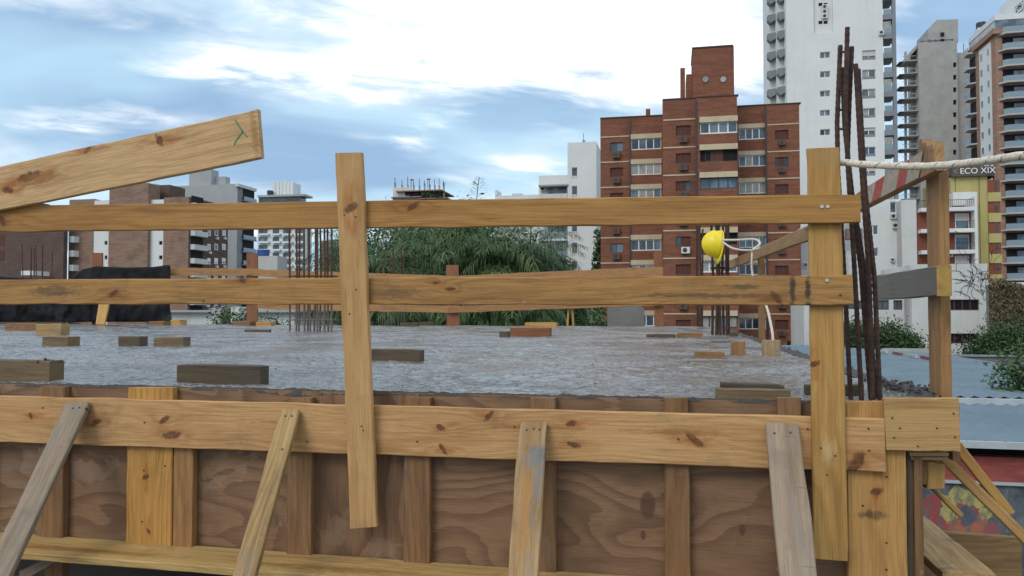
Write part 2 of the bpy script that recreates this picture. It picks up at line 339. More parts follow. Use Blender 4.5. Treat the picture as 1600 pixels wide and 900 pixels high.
def frame_of(c):
    """c: TL, TR, BR, BL of the board's front face -> start pair, end pair, axes"""
    TL, TR, BR, BL = c
    L = ((TR + BR) - (TL + BL)).length; Wd = ((TL + TR) - (BL + BR)).length
    if Wd > L: A0, A1, B0, B1 = TL, TR, BL, BR       # length runs down
    else: A0, A1, B0, B1 = BL, TL, BR, TR
    return A0, A1, B0, B1
def plank(name, c, thick, m=None, parent=None, seg=14, wob=0.0022, bev=0.003, mk=None, knots=(), stains=(), ndir=None, seed=None):
    """sawn board from the four corners of its front face; its own frame: x along, z across, y away"""
    rs = random.Random(seed if seed is not None else hash(name) % 1000 + len(bpy.data.objects))
    A0, A1, B0, B1 = frame_of(c)
    mid = (A0 + A1 + B0 + B1) / 4
    xa = ((B0 + B1) - (A0 + A1)).normalized(); za = ((A1 + B1) - (A0 + B0)); za = (za - xa * za.dot(xa)).normalized()
    ya = za.cross(xa)
    away = ndir if ndir is not None else (mid - Vector((0, 0, H)))
    if ya.dot(away) < 0: za = -za; A0, A1, B0, B1 = A1, A0, B1, B0; ya = -ya
    mw = Matrix((xa, ya, za)).transposed().to_4x4(); mw.translation = mid
    inv = mw.inverted()
    a0, a1, b0, b1 = [inv @ p for p in (A0, A1, B0, B1)]
    V = []; Fc = []
    off = rs.uniform(0, 100)
    for i in range(seg + 1):
        t = i / seg; lo = a0.lerp(b0, t); hi = a1.lerp(b1, t)
        e0 = noise.noise((lo.x * 5 + off, 0, 0)) * wob; e1 = noise.noise((lo.x * 5 + off, 9, 0)) * wob; e2 = noise.noise((lo.x * 2.0 + off, 5, 3)) * wob * 0.7
        if i in (0, seg): e0 += rs.uniform(-1, 1) * wob; e1 += rs.uniform(-1, 1) * wob
        z0 = lo.z + e0; z1 = hi.z + e1; x0 = lo.x; x1 = hi.x; xm = (x0 + x1) / 2; y0 = min(0, e2) if False else e2 * 0.4; y1 = thick + e2 * 0.4
        bv = bev * rs.uniform(0.5, 1.6)
        V += [(x0, y0, z0 + bv), (x1, y0, z1 - bv), (x1, y0 + bv, z1), (x1, y1 - bv, z1), (x1, y1, z1 - bv), (x0, y1, z0 + bv), (x0, y1 - bv, z0), (x0, y0 + bv, z0)]
    for i in range(seg):
        for j in range(8):
            a = i * 8 + j; c2 = i * 8 + (j + 1) % 8; Fc.append((a, c2, c2 + 8, a + 8))
    Fc.append(tuple(range(7, -1, -1))); Fc.append(tuple(seg * 8 + k for k in range(8)))
    Fc = [f[::-1] for f in Fc]
    if mk:
        def loc(q): l = inv @ q; return l.x, l.z
        kn = [loc(p) + (r,) for p, r in knots]
        st = [loc(p) + (su, sv, cc, am) for p, su, sv, cc, am in stains]
        m = wood(knots=kn, stain=st, **mk)
    o = new(name, V, Fc, m); o.matrix_world = mw
    if parent: o.parent = parent; o.matrix_parent_inverse = parent.matrix_world.inverted()
    return o
def pc(px4, Y): return [P(p[0], p[1], Y=(Y if not isinstance(Y, (list, tuple)) else Y[i])) for i, p in enumerate(px4)]
def pcx(px4, X): return [P(p[0], p[1], X=X) for p in px4]
def nails(o, pts, r=0.0035, m=None, proud=0.002):
    """nail heads at world points on the front face of a board"""
    inv = o.matrix_world.inverted()
    for p in pts:
        l = inv @ p; mb = MB()
        ring = [Vector((l.x + math.cos(a) * r, -proud, l.z + math.sin(a) * r)) for a in [k * PI / 4 for k in range(8)]]
        mb.prism(ring, (0, 0.012, 0)); n = mb.build('nail', m or M_nail, o)

# ---------------------------------------------------------------- setting
ZG = -10.5
tag(MB().box(-900, 900, -300, 2600, ZG - 1, ZG).build('ground', plain('city_ground', (0.12, 0.12, 0.11), 0.9, 0.05, 0.5, (0.06, 0.075, 0.04), 0)), kind='structure')
XR, YF, YB = 0.905, 2.828, 16.5          # slab: right edge, front edge, back edge
# wet concrete slab, rough from the screed
def slab_h(x, y):
    a = noise.fractal((x * 0.9, y * 1.5, 0.3), 1.0, 2.1, 4) * 0.010
    b = noise.fractal((x * 13.0, y * 13.0, 2.0), 0.75, 2.1, 3) * 0.0075
    e = min(1.0, (y - YF) / 0.35); f = min(1.0, (XR - x) / 0.3)
    return (a + b) * (0.6 + 0.4 * e) - 0.012
NY, NX = 330, 400
ys = [YF * (YB / YF) ** (j / (NY - 1)) for j in range(NY)]
SV = []; SF = []
for yy in ys:
    xl = -1.75 * yy - 1.0
    for i in range(NX):
        t = i / (NX - 1); xx = xl + (XR - xl) * (1 - (1 - t) ** 1.15); SV.append((xx, yy, slab_h(xx, yy)))
for j in range(NY - 1):
    for i in range(NX - 1):
        a = j * NX + i; SF.append((a, a + 1, a + NX + 1, a + NX))
n0 = len(SV)
ring = [i for i in range(NX)] + [j * NX + NX - 1 for j in range(1, NY)] + [(NY - 1) * NX + i for i in range(NX - 2, -1, -1)] + [j * NX for j in range(NY - 2, 0, -1)]
for k in ring: SV.append((SV[k][0], SV[k][1], -0.14))
for k in range(len(ring)):
    a, b_ = ring[k], ring[(k + 1) % len(ring)]; SF.append((a, n0 + k, n0 + (k + 1) % len(ring), b_))
slab = tag(new('concrete_slab', SV, SF, M_conc, smooth=True), kind='structure')
# storeys already standing below, and the lower roof in front of them
ub = tag(empty('unfinished_building', (-6, 9.5, ZG)), 'unfinished concrete building carrying the freshly poured slab', 'building')
MB(ub.location).box(-26, XR - 0.16, 5.2, YB - 0.05, ZG, -0.142).build('wall', M_concd, ub)
tag(MB().box(-14, 0.72, -7, 5.195, ZG, -1.32).build('lower_roof', plain('lower_roof_concrete', (0.13, 0.12, 0.11), 0.9, 2, 0.6, None, 0, bscale=20)), kind='structure')

# ---------------------------------------------------------------- front formwork (the shuttering is one nailed-up thing, its boards are parts)
Yw, Ys, Yp = 2.745, 2.770, 2.810          # front of waler, studs, plywood
form = tag(empty('formwork', (-1, Ys, -1.3)), 'wooden formwork of plywood, studs and a long pale waler along the slab front', 'formwork')
bpy.context.view_layer.update()
pl_base, pl_dark = (0.245, 0.138, 0.074), (0.115, 0.058, 0.03)
joints = [-230, 87, 470, 655, 1058, 1425]
zt, zb = -0.012, -0.66
for k in range(5):
    xa_, xb_ = P(joints[k], 760, Y=Yp).x + 0.001, P(joints[k + 1], 760, Y=Yp).x - 0.001
    sp = []
    if k == 3:
        c0 = P((joints[3] + joints[4]) / 2, 760, Y=Yp); sp = []
    if k == 4: sp = []
    spots = []
    for (qx, qy, r) in ((1012, 790, 0.035), (1005, 836, 0.012), (1160, 828, 0.014), (1050, 780, 0.01)):
        w_ = P(qx, qy, Y=Yp)
        if xa_ < w_.x < xb_: spots.append((w_.x - (xa_ + xb_) / 2, w_.z - (zt + zb) / 2, r))
    m_ = plywood('plywood_%d' % k, pl_base if k else (0.24, 0.145, 0.08), pl_dark, (7, 9, 8, 10, 9)[k], spots, (0.5, 0.6, 0.35, 0, 0)[k])
    plank('plywood_panel', [Vector((xa_, Yp, zt)), Vector((xb_, Yp, zt)), Vector((xb_, Yp, zb)), Vector((xa_, Yp, zb))], 0.017, m_, form, seg=6, wob=0.001, bev=0.001)
def stud(xl, xr, ytop, m, bot=-0.645, yt=Ys, th=0.038, **kw):
    a = P(xl, ytop, Y=yt); b_ = P(xr, ytop, Y=yt)
    return plank('stud', [a, b_, Vector((b_.x + 0.002, yt, bot)), Vector((a.x + 0.002, yt, bot))], th, m, form, seg=8, wob=0.003, **kw)
stud(60, 100, 605, M_stud); stud(-60, -15, 605, M_stud)
s_ = stud(199, 270, 606, None, mk=dict(name='stud_bright', base=(0.50, 0.27, 0.085), dark=(0.33, 0.15, 0.04)), knots=[(P(228, 745, Y=Ys), 0.010), (P(232, 830, Y=Ys), 0.007)])
nails(s_, [P(225, 735, Y=Ys), P(258, 728, Y=Ys), P(222, 815, Y=Ys)])
stud(272, 302, 640, wood('stud_mid', (0.36, 0.20, 0.085), (0.22, 0.105, 0.04), dirt=0.4), th=0.036)
for xl, xr in ((449, 487), (631, 672), (828, 868), (1037, 1076), (1215, 1252)): stud(xl, xr, 622, M_stud)
M_corner = dict(name='corner_board', base=(0.5, 0.285, 0.105), dark=(0.33, 0.165, 0.055))
s_ = stud(1322, 1414, 628, None, bot=-0.9, mk=M_corner, knots=[(P(1370, 768, Y=Ys), 0.013)], stains=[(P(1365, 805, Y=Ys), 0.02, 0.05, (0.03, 0.02, 0.015), 0.7)])
nails(s_, [P(1385, 745, Y=Ys), P(1348, 790, Y=Ys), P(1385, 848, Y=Ys), P(1385, 890, Y=Ys)])
# long pale board (waler) nailed over the studs
wal = plank('waler', pc([(-260, 612), (1382, 654), (1384, 738), (-260, 682)], Yw), 0.024, None, form, seg=60, wob=0.004,
            mk=dict(name='waler_pine', base=(0.62, 0.39, 0.185), dark=(0.42, 0.21, 0.085), freq=70, dirt=0.3),
            knots=[(P(48, 650, Y=Yw), 0.009), (P(257, 656, Y=Yw), 0.012), (P(268, 680, Y=Yw), 0.016), (P(688, 668, Y=Yw), 0.012), (P(692, 702, Y=Yw), 0.010), (P(764, 650, Y=Yw), 0.010),
                   (P(893, 662, Y=Yw), 0.012), (P(897, 695, Y=Yw), 0.011), (P(1086, 688, Y=Yw), 0.014), (P(1338, 722, Y=Yw), 0.022), (P(150, 660, Y=Yw), 0.012)],
            stains=[(P(1060, 676, Y=Yw), 0.22, 0.012, (0.26, 0.10, 0.025), 0.7), (P(830, 668, Y=Yw), 0.2, 0.012, (0.28, 0.115, 0.03), 0.6), (P(430, 660, Y=Yw), 0.12, 0.01, (0.30, 0.13, 0.035), 0.6)])
nails(wal, [P(x, y, Y=Yw) for x, y in ((226, 660), (67, 637), (1262, 670), (1357, 670), (1358, 704), (1060, 686), (804, 667), (652, 690), (480, 690))])
blk = plank('corner_block', pc([(1381, 622), (1498, 622), (1501, 706), (1385, 704)], Yw - 0.003), 0.027, None, form, seg=10, wob=0.003,
            mk=dict(name='corner_block_pine', base=(0.54, 0.345, 0.155), dark=(0.37, 0.21, 0.085), freq=60))
nails(blk, [P(x, y, Y=Yw - 0.003) for x, y in ((1394, 653), (1406, 669), (1397, 684), (1434, 697), (1464, 669), (1490, 646), (1492, 683))], 0.003)
# shuttering below the corner block: side panel edges, ledger ends
plank('side_panel', pc([(1416, 708), (1427, 708), (1430, 900), (1418, 900)], 2.80), 0.02, M_blockdark, form, seg=4)
plank('side_panel', pc([(1428, 714), (1442, 714), (1445, 960), (1431, 960)], 2.79), 0.03, M_stud, form, seg=4)
plank('side_panel', pc([(1421, 707), (1483, 708), (1482, 713), (1422, 713)], 2.79), 0.9, wood('ply_edge', (0.42, 0.29, 0.15), (0.22, 0.13, 0.06), freq=160), form, seg=4, wob=0.001, bev=0.001)
plank('side_panel', pc([(1423, 714), (1481, 714), (1480, 719), (1424, 719)], 2.794), 0.9, wood('ply_edge2', (0.34, 0.22, 0.11), (0.16, 0.09, 0.045), freq=160), form, seg=4, wob=0.001, bev=0.001)
plank('side_stud', pc([(1432, 720), (1449, 720), (1449, 757), (1432, 757)], 2.835), 0.05, M_stud, form, seg=3)
plank('side_stud', pc([(1449, 721), (1477, 726), (1477, 763), (1449, 764)], 2.86), 0.6, M_pine, form, seg=4)
# bits of the form's rim caked in spilled concrete
random.seed(3)
def crust(x0, x1, y, z, n, amp, wid, name, parent):
    mb = MB(); V = []; seg = 6
    for i in range(n + 1):
        xx = x0 + (x1 - x0) * i / n
        for j in range(seg + 1):
            t = j / seg; a = PI * t
            nn = noise.fractal((xx * 14, j * 0.8, 1.7), 0.8, 2, 5); drip = max(0.0, noise.noise((xx * 3.1, 4.2, 0)) - 0.1) * 0.03
            V.append((xx, y - wid * (1 - 2 * t) * (0.85 + 0.4 * nn) , z + math.sin(a) * amp * (0.7 + 1.1 * nn) - (drip if j == 0 else 0) - (0.006 if j in (0, seg) else 0)))
    Fc = []
    for i in range(n):
        for j in range(seg):
            a = i * (seg + 1) + j; Fc.append((a, a + seg + 1, a + seg + 2, a + 1))
    o = new(name, V, Fc, M_crust, parent, True); return o
crust(-3.2, XR, YF - 0.012, -0.012, 900, 0.007, 0.008, 'spilled_concrete', slab)
# ledger plank lying along the foot of the form
zl = -0.640
yb_ = P(100, 838, Z=zl).y; yf_ = P(100, 868, Z=zl).y
led = plank('ledger_plank', [Vector((-3.4, yb_, zl)), Vector((0.25, yb_, zl)), Vector((0.25, yf_, zl)), Vector((-3.4, yf_, zl))], 0.028, None, form, seg=40, wob=0.004, ndir=Vector((0, 0, -1)),
            mk=dict(name='ledger_wood', base=(0.46, 0.31, 0.13), dark=(0.30, 0.17, 0.06), weather=0.15, dirt=0.7), stains=[(Vector((-2.3, 2.65, zl)), 0.5, 0.03, (0.24, 0.11, 0.03), 0.8), (Vector((-1.2, 2.65, zl)), 0.4, 0.03, (0.24, 0.11, 0.03), 0.8)])
for px in (75, 470, 860, 1100):
    xx = P(px, 860, Y=2.8).x
    plank('ledger_leg', [Vector((xx, 2.78, zl - 0.029)), Vector((xx + 0.09, 2.78, zl - 0.029)), Vector((xx + 0.09, 2.78, -1.318)), Vector((xx, 2.78, -1.318))], 0.04, M_stud, form, seg=4)
plank('low_brace', pc([(30, 893), (78, 869), (97, 873), (30, 912)], 2.66), 0.03, wood('low_brace_grey', (0.25, 0.19, 0.13), (0.15, 0.10, 0.07), weather=0.4), form, seg=6)
# raking braces: from the waler down and out towards the lower roof
def rake(xt, yt, wt, xb, yb, name_m, mk, st=(), lab=None):
    T = P(xt, yt, Y=Yw - 0.002); z1 = -1.316
    # foot found where the brace, leaning out at about 51 degrees, meets the lower roof
    best = None
    d_ = _R * ((xb - 800) / F) + _U * ((450 - yb) / F) + _F
    Q = None
    tt = T.z
    k = 0.81                      # out per down
    # point on the pixel ray satisfying y = T.y - k*(T.z - z)
    # H + d.z*t = z ; d.y*t = y
    t_ = (T.y - k * (T.z - H)) / (d_.y - k * d_.z)
    Q = Vector((0, 0, H)) + d_ * t_
    dirv = (Q - T).normalized(); L = (z1 - T.z) / dirv.z
    B_ = T + dirv * L
    wv = Vector((1, 0, 0)); wv = (wv - dirv * wv.dot(dirv)).normalized() * wt / 2
    nrm = wv.normalized().cross(dirv)
    if nrm.y > 0: nrm = -nrm
    off = nrm * 0.026
    o = plank('raking_brace', [T - wv + off, T + wv + off, B_ + wv + off, B_ - wv + off], 0.024, None, None, seg=24, wob=0.004, mk=mk, stains=[(P(sx, sy_, Y=2.55), a, b_, c_, m_) for sx, sy_, a, b_, c_, m_ in st], ndir=-nrm)
    return o
grey_b = dict(base=(0.30, 0.235, 0.165), dark=(0.19, 0.13, 0.085), weather=0.4, wcol=(0.15, 0.13, 0.11), dirt=0.5, cross=0.5)
b1_ = rake(126, 634, 0.105, 0, 905, 'a', dict(name='brace_grey', **grey_b))
tag(b1_, 'weathered grey raking brace at far left, leaning most', 'brace', 'raking braces of the formwork')
b2_ = rake(457, 645, 0.078, 385, 905, 'b', dict(name='brace_tan', base=(0.40, 0.27, 0.12), dark=(0.26, 0.15, 0.06), weather=0.2, dirt=0.5))
tag(b2_, 'narrow tan raking brace just left of the free-hanging guard post', 'brace', 'raking braces of the formwork')
b3_ = rake(834, 665, 0.098, 819, 905, 'c', dict(name='brace_stained', base=(0.40, 0.285, 0.155), dark=(0.30, 0.16, 0.06), weather=0.2, dirt=0.6, var=0.45), st=[(834, 690, .06, .06, (.16, .165, .17), .9), (838, 745, .09, .02, (.17, .175, .18), .8), (822, 770, .10, .03, (.34, .17, .05), .8), (826, 840, .14, .03, (.34, .17, .05), .8), (836, 810, .10, .015, (.15, .12, .09), .6)])
tag(b3_, 'raking brace stained with cement and rust in the middle of the form', 'brace', 'raking braces of the formwork')
b4_ = rake(1221, 667, 0.108, 1246, 905, 'd', dict(name='brace_pale_grey', base=(0.34, 0.26, 0.185), dark=(0.24, 0.165, 0.11), weather=0.35, wcol=(0.19, 0.165, 0.14), dirt=0.4, cross=0.6))
tag(b4_, 'pale grey raking brace with cross scratches beside the right guard post', 'brace', 'raking braces of the formwork')
for b_, pts in ((b1_, [(114, 638), (124, 637), (134, 638)]), (b2_, [(446, 650), (456, 650), (441, 702)]), (b3_, [(823, 672), (834, 670), (843, 671)]), (b4_, [(1210, 677), (1235, 676)])):
    inv = b_.matrix_world.inverted(); o3 = []
    for (qx, qy) in pts:
        dd = P(qx, qy, Y=2.7) - Vector((0, 0, H)); n_ = b_.matrix_world.to_3x3() @ Vector((0, 1, 0)); p0 = b_.matrix_world.translation
        t_ = (p0 - Vector((0, 0, H))).dot(n_) / dd.dot(n_); o3.append(Vector((0, 0, H)) + dd * t_)
    nails(b_, o3, 0.004)

# ---------------------------------------------------------------- guard rail in front
Yr0, Yr1 = 2.695, 2.72
rt = plank('guard_rail', pc([(-260, 325), (1344, 303), (1345, 348), (-260, 365)], Yr0), 0.024, None, seg=60, wob=0.0035,
           mk=dict(name='rail_top_pine', base=(0.45, 0.245, 0.082), dark=(0.29, 0.135, 0.04), freq=60, dirt=0.2), knots=[(P(4, 346, Y=Yr0), 0.014), (P(646, 322, Y=Yr0), 0.012)])
tag(rt, 'upper long pine guard rail spanning the whole slab front', 'guard rail', 'front guard rails')
nails(rt, [P(1284, 323, Y=Yr0), P(1293, 323, Y=Yr0)], 0.006, M_nailb, 0.004); nails(rt, [P(555, 330, Y=Yr0)])
rm = plank('guard_rail', pc([(-260, 438), (1332, 430), (1334, 477), (-260, 475)], [2.735, Yr0, Yr0, 2.735]), 0.024, None, seg=60, wob=0.004,
           mk=dict(name='rail_mid_pine', base=(0.41, 0.225, 0.082), dark=(0.23, 0.11, 0.038), freq=75, dirt=0.4),
           knots=[(P(378, 437, Y=2.715), 0.012), (P(177, 459, Y=2.72), 0.012), (P(704, 452, Y=2.71), 0.007), (P(680, 442, Y=2.71), 0.005), (P(1214, 466, Y=2.70), 0.012)],
           stains=[(P(1238, 452, Y=2.70), 0.012, 0.07, (0.035, 0.025, 0.02), 0.9), (P(1262, 452, Y=2.70), 0.010, 0.08, (0.035, 0.025, 0.02), 0.9), (P(1100, 462, Y=2.70), 0.30, 0.012, (0.07, 0.045, 0.03), 0.7), (P(1160, 448, Y=2.7), 0.08, 0.012, (0.06, 0.04, 0.03), 0.7), (P(85, 455, Y=2.72), 0.16, 0.03, (0.08, 0.055, 0.035), 0.7), (P(620, 460, Y=2.71), 0.12, 0.03, (0.12, 0.07, 0.04), 0.6)])
tag(rm, 'middle guard rail with black stains, just above the wet slab', 'guard rail', 'front guard rails')
nails(rm, [P(1292, 438, Y=Yr0)], 0.006, M_nailb, 0.004); nails(rm, [P(1313, 461, Y=Yr0), P(318, 470, Y=2.717)])
mp = plank('guard_post', pc([(523, 239), (565, 238), (588, 823), (547, 826)], [2.657, 2.657, 2.72, 2.72]), 0.024, None, seg=30, wob=0.003,
           mk=dict(name='post_mid_pine', base=(0.62, 0.39, 0.18), dark=(0.45, 0.245, 0.1), freq=55, dirt=0.25), knots=[(P(548, 325, Y=2.665), 0.017)])
tag(mp, 'pine guard post hanging free below, nailed across both front rails', 'guard post')
mpi = mp.matrix_world
nails(mp, [mpi @ Vector((u, 0, v)) for u, v in ((-0.46, 0.02), (-0.47, -0.025), (-0.19, 0.01), (-0.1, -0.02), (0.32, 0.01), (0.335, 0.015))], 0.003)
Ypo = 2.721
rp = plank('guard_post', pc([(1262, 232), (1313, 230), (1326, 877), (1272, 873)], Ypo), 0.0225, None, seg=30, wob=0.003,
           mk=dict(name='post_right_pine', base=(0.54, 0.325, 0.115), dark=(0.39, 0.205, 0.065), freq=50, dirt=0.2), knots=[(P(1274, 568, Y=Ypo), 0.010)],
           stains=[(P(1295, 705, Y=Ypo), 0.05, 0.03, (0.60, 0.44, 0.22), 0.5), (P(1290, 245, Y=Ypo), 0.03, 0.06, (0.36, 0.23, 0.10), 0.6)])
tag(rp, 'wide pine guard post at right, fixed behind the rail ends', 'guard post')
nails(rp, [P(1305, 712, Y=Ypo), P(1292, 742, Y=Ypo), P(1283, 700, Y=Ypo)], 0.003)
# loose slanting plank at upper left
lb = plank('slanted_plank', pc([(-420, 352), (402, 171), (408, 247), (-420, 412)], [2.668, 2.668, 2.668, 2.668]), 0.025, None, seg=40, wob=0.003,
           mk=dict(name='slanted_plank_pine', base=(0.64, 0.43, 0.225), dark=(0.44, 0.25, 0.115), freq=55, dirt=0.2),
           knots=[(P(249, 219, Y=2.668), 0.016), (P(137, 234, Y=2.668), 0.010), (P(45, 276, Y=2.668), 0.020), (P(12, 297, Y=2.668), 0.016)],
           stains=[(P(150, 233, Y=2.668), 0.10, 0.010, (0.30, 0.14, 0.045), 0.7), (P(275, 217, Y=2.668), 0.06, 0.007, (0.26, 0.10, 0.03), 0.7), (P(60, 278, Y=2.668), 0.13, 0.03, (0.27, 0.12, 0.035), 0.8), (P(398, 210, Y=2.668), 0.02, 0.12, (0.28, 0.14, 0.05), 0.7)])
tag(lb, 'slanting pale plank rising at upper left, end marked with a green cross', 'plank')
M_green = mat('green_crayon', col=(0.02, 0.22, 0.10), rough=0.7)
inv = lb.matrix_world.inverted()
def stroke(pts, r, parent, m):
    mb = MB()
    for a, c in zip(pts, pts[1:]):
        a = inv @ P(a[0], a[1], Y=2.668); c = inv @ P(c[0], c[1], Y=2.668); a.y = c.y = -0.0015
        dv = (c - a).normalized(); nv = Vector((-dv.z, 0, dv.x)) * r
        mb.quad(a + nv, c + nv, c - nv, a - nv)
    mb.build('crayon_mark', m, parent)
stroke([(368, 188), (374, 197), (379, 206), (387, 214)], 0.0022, lb, M_green); stroke([(380, 205), (374, 213), (368, 221), (366, 227)], 0.0022, lb, M_green)

# ---------------------------------------------------------------- right side guard rail (runs away from the camera)
XI = P(1463, 440, Y=2.86).x
sr = plank('side_rail', pcx([(1366, 431), (1464, 415), (1464, 462), (1366, 469)], XI), 0.042, None, seg=10, wob=0.003, ndir=Vector((1, 0, 0)),
           mk=dict(name='side_rail_grey', base=(0.21, 0.18, 0.14), dark=(0.14, 0.11, 0.08), weather=0.8, wcol=(0.13, 0.12, 0.105), dirt=0.5))
tag(sr, 'grey weathered rail on the slab\'s right side with a yellow-painted end', 'guard rail')
mi = sr.matrix_world.inverted()
M_yel = plain('yellow_paint_worn', (0.44, 0.28, 0.075), 0.6, 26, 0.7, (0.24, 0.13, 0.045), 0)
nearv = max((v.co for v in sr.data.vertices), key=lambda c_: -(sr.matrix_world @ c_).y)
ex = nearv.x; sg = 1 if ex > 0 else -1
zz_ = [v.co.z for v in sr.data.vertices if abs(v.co.x - ex) < 0.01]
mb = MB().box(min(ex, ex + sg * 0.004), max(ex, ex + sg * 0.004), -0.002, 0.044, min(zz_) - 0.002, max(zz_) + 0.002)
mb.build('painted_end', M_yel, sr)
XP = XI + 0.044
ypn = P(1470, 560, X=XP).y
cpst = plank('side_post', [Vector((XP, ypn + 0.13, 0.80)), Vector((XP, ypn, 0.80)), Vector((XP, ypn, -0.10)), Vector((XP, ypn + 0.13, -0.10))], 0.036, None, seg=16, wob=0.004, ndir=Vector((1, 0, 0)),
             mk=dict(name='side_post_wood', base=(0.38, 0.21, 0.09), dark=(0.23, 0.115, 0.05), weather=0.15, wcol=(0.14, 0.115, 0.09), dirt=0.6))
tag(cpst, 'upright wooden corner post on the slab\'s right edge', 'guard post')
# striped top side rail, running back from the corner
st = plank('side_rail', [P(1248, 362, X=XI - 0.005), P(1457, 224, X=XI - 0.005), P(1462, 266, X=XI - 0.005), P(1248, 377, X=XI - 0.005)], 0.034, None, seg=24, wob=0.004, ndir=Vector((1, 0, 0)),
           mk=dict(name='side_rail_old', base=(0.42, 0.25, 0.12), dark=(0.27, 0.14, 0.06), weather=0.08, dirt=0.4))
tag(st, 'side rail with red stripes and a split end, just left of the corner post', 'guard rail')
sinv = st.matrix_world.inverted()
M_redp = plain('red_stripe_paint', (0.42, 0.055, 0.04), 0.7, 22, 0.55, (0.30, 0.14, 0.09), 0)
M_whp = plain('white_stripe_paint', (0.42, 0.36, 0.29), 0.8, 22, 0.6, (0.27, 0.19, 0.12), 0)
for a_, c_, m_ in ((1352, 1366, M_whp), (1366, 1380, M_redp), (1380, 1404, M_whp), (1404, 1419, M_redp), (1419, 1440, M_whp)):
    def yt(x): return 362 + (224 - 362) * (x - 1248) / 209.0
    def yb(x): return 377 + (266 - 377) * (x - 1248) / 214.0
    q = [sinv @ P(px_, py_, X=XI - 0.005) for px_, py_ in ((a_ + 4, yt(a_ + 4) + 2), (c_ + 4, yt(c_ + 4) + 2), (c_ - 3, yb(c_ - 3) - 1.5), (a_ - 3, yb(a_ - 3) - 1.5))]
    for v in q: v.y = -0.0035
    MB().quad(*q).build('painted_stripe', m_, st)
sr2 = plank('side_rail', [P(1118, 417, X=XI - 0.045), P(1280, 344, X=XI - 0.045), P(1280, 368, X=XI - 0.045), P(1118, 428, X=XI - 0.045)], 0.034, None, seg=24, wob=0.004, ndir=Vector((1, 0, 0)),
            mk=dict(name='side_rail_far', base=(0.40, 0.235, 0.11), dark=(0.26, 0.135, 0.055), dirt=0.3))
tag(sr2, 'orange-brown side rail running from the hard hat to the right post, rope on top', 'guard rail')
yk_ = P(1186, 470, X=XI).y
tag(plank('side_post', [Vector((XI, yk_ + .10, P(1186, 402, X=XI).z)), Vector((XI, yk_, P(1186, 402, X=XI).z)), Vector((XI, yk_, -.12)), Vector((XI, yk_ + .10, -.12))], 0.06, M_stud, seg=8, ndir=Vector((1, 0, 0))), 'dark brown side post under the orange-brown rail near the roped block', 'guard post')
# split lump at the near end
mb = MB(); e0 = P(1440, 240, X=XI - 0.005)
for dx_, dz_, sx, sz in ((-0.01, 0.0, 0.034, 0.055), (0.04, -0.012, 0.028, 0.045)):
    pts = []
    for k in range(10):
        a = 2 * PI * k / 10; pts.append(Vector((XI - 0.006, e0.y - dx_ + math.cos(a) * sx, e0.z + dz_ + math.sin(a) * sz)))
    mb.o = Vector((0, 0, 0)); mb.prism(pts, (0.036, 0, 0))
o = mb.build('split_end', M_wet); o.parent = st; o.matrix_parent_inverse = st.matrix_world.inverted()
# form board along the slab's right edge, caked with concrete
ef = plank('edge_board', [Vector((XR + 0.002, 16.4, 0.0)), Vector((XR + 0.002, 2.80, 0.0)), Vector((XR + 0.002, 2.80, -0.2)), Vector((XR + 0.002, 16.4, -0.2))], 0.022, M_wet, seg=50, wob=0.006, ndir=Vector((1, 0, 0)))
tag(ef, 'brown edge board of the formwork along the slab\'s right side', 'board')
V = []; Fc = []; n_ = 300; sg_ = 5
for i in range(n_ + 1):
    yy = 2.86 * (15.5 / 2.86) ** (i / n_)
    for j in range(sg_ + 1):
        t = j / sg_; nn = noise.fractal((yy * 7, j * 0.9, 5.0), 1, 2, 4)
        V.append((XR - 0.05 + 0.075 * t + 0.02 * nn, yy, -0.012 + math.sin(PI * t) * max(0.004, 0.016 + 0.035 * nn)))
for i in range(n_):
    for j in range(sg_):
        a = i * (sg_ + 1) + j; Fc.append((a, a + 1, a + sg_ + 2, a + sg_ + 1))
new('spilled_concrete', V, Fc, M_crust, slab, True)
# rubble at the corner
random.seed(12)
def rubble(c, n, s, name, m, parent):
    mb = MB()
    for k in range(n):
        p = Vector(c) + Vector((random.gauss(0, s[0]), random.gauss(0, s[1]), abs(random.gauss(0, s[2])))); r = random.uniform(0.003, 0.011)
        ax = Vector((random.uniform(-1, 1), random.uniform(-1, 1), random.uniform(-1, 1))).normalized(); mt = Matrix.Rotation(random.uniform(0, 3), 3, ax)
        i = len(mb.v)
        for q in ((1, 0, 0), (-1, 0, 0), (0, 1, 0), (0, -1, 0), (0, 0, 1), (0, 0, -1)):
            mb.v.append(tuple(p + mt @ (Vector(q) * r * random.uniform(0.6, 1.3))))
        for q in ((0, 2, 4), (2, 1, 4), (1, 3, 4), (3, 0, 4), (2, 0, 5), (1, 2, 5), (3, 1, 5), (0, 3, 5)): mb.f.append(tuple(i + z_ for z_ in q))
    return mb.build(name, m, parent)
cr = P(1415, 607, Z=0.0)
tag(rubble((cr.x, cr.y, 0.0), 150, (0.045, 0.16, 0.005), 'rubble', M_crust, None), 'loose concrete crumbs heaped at the slab corner', 'rubble', kind='stuff')

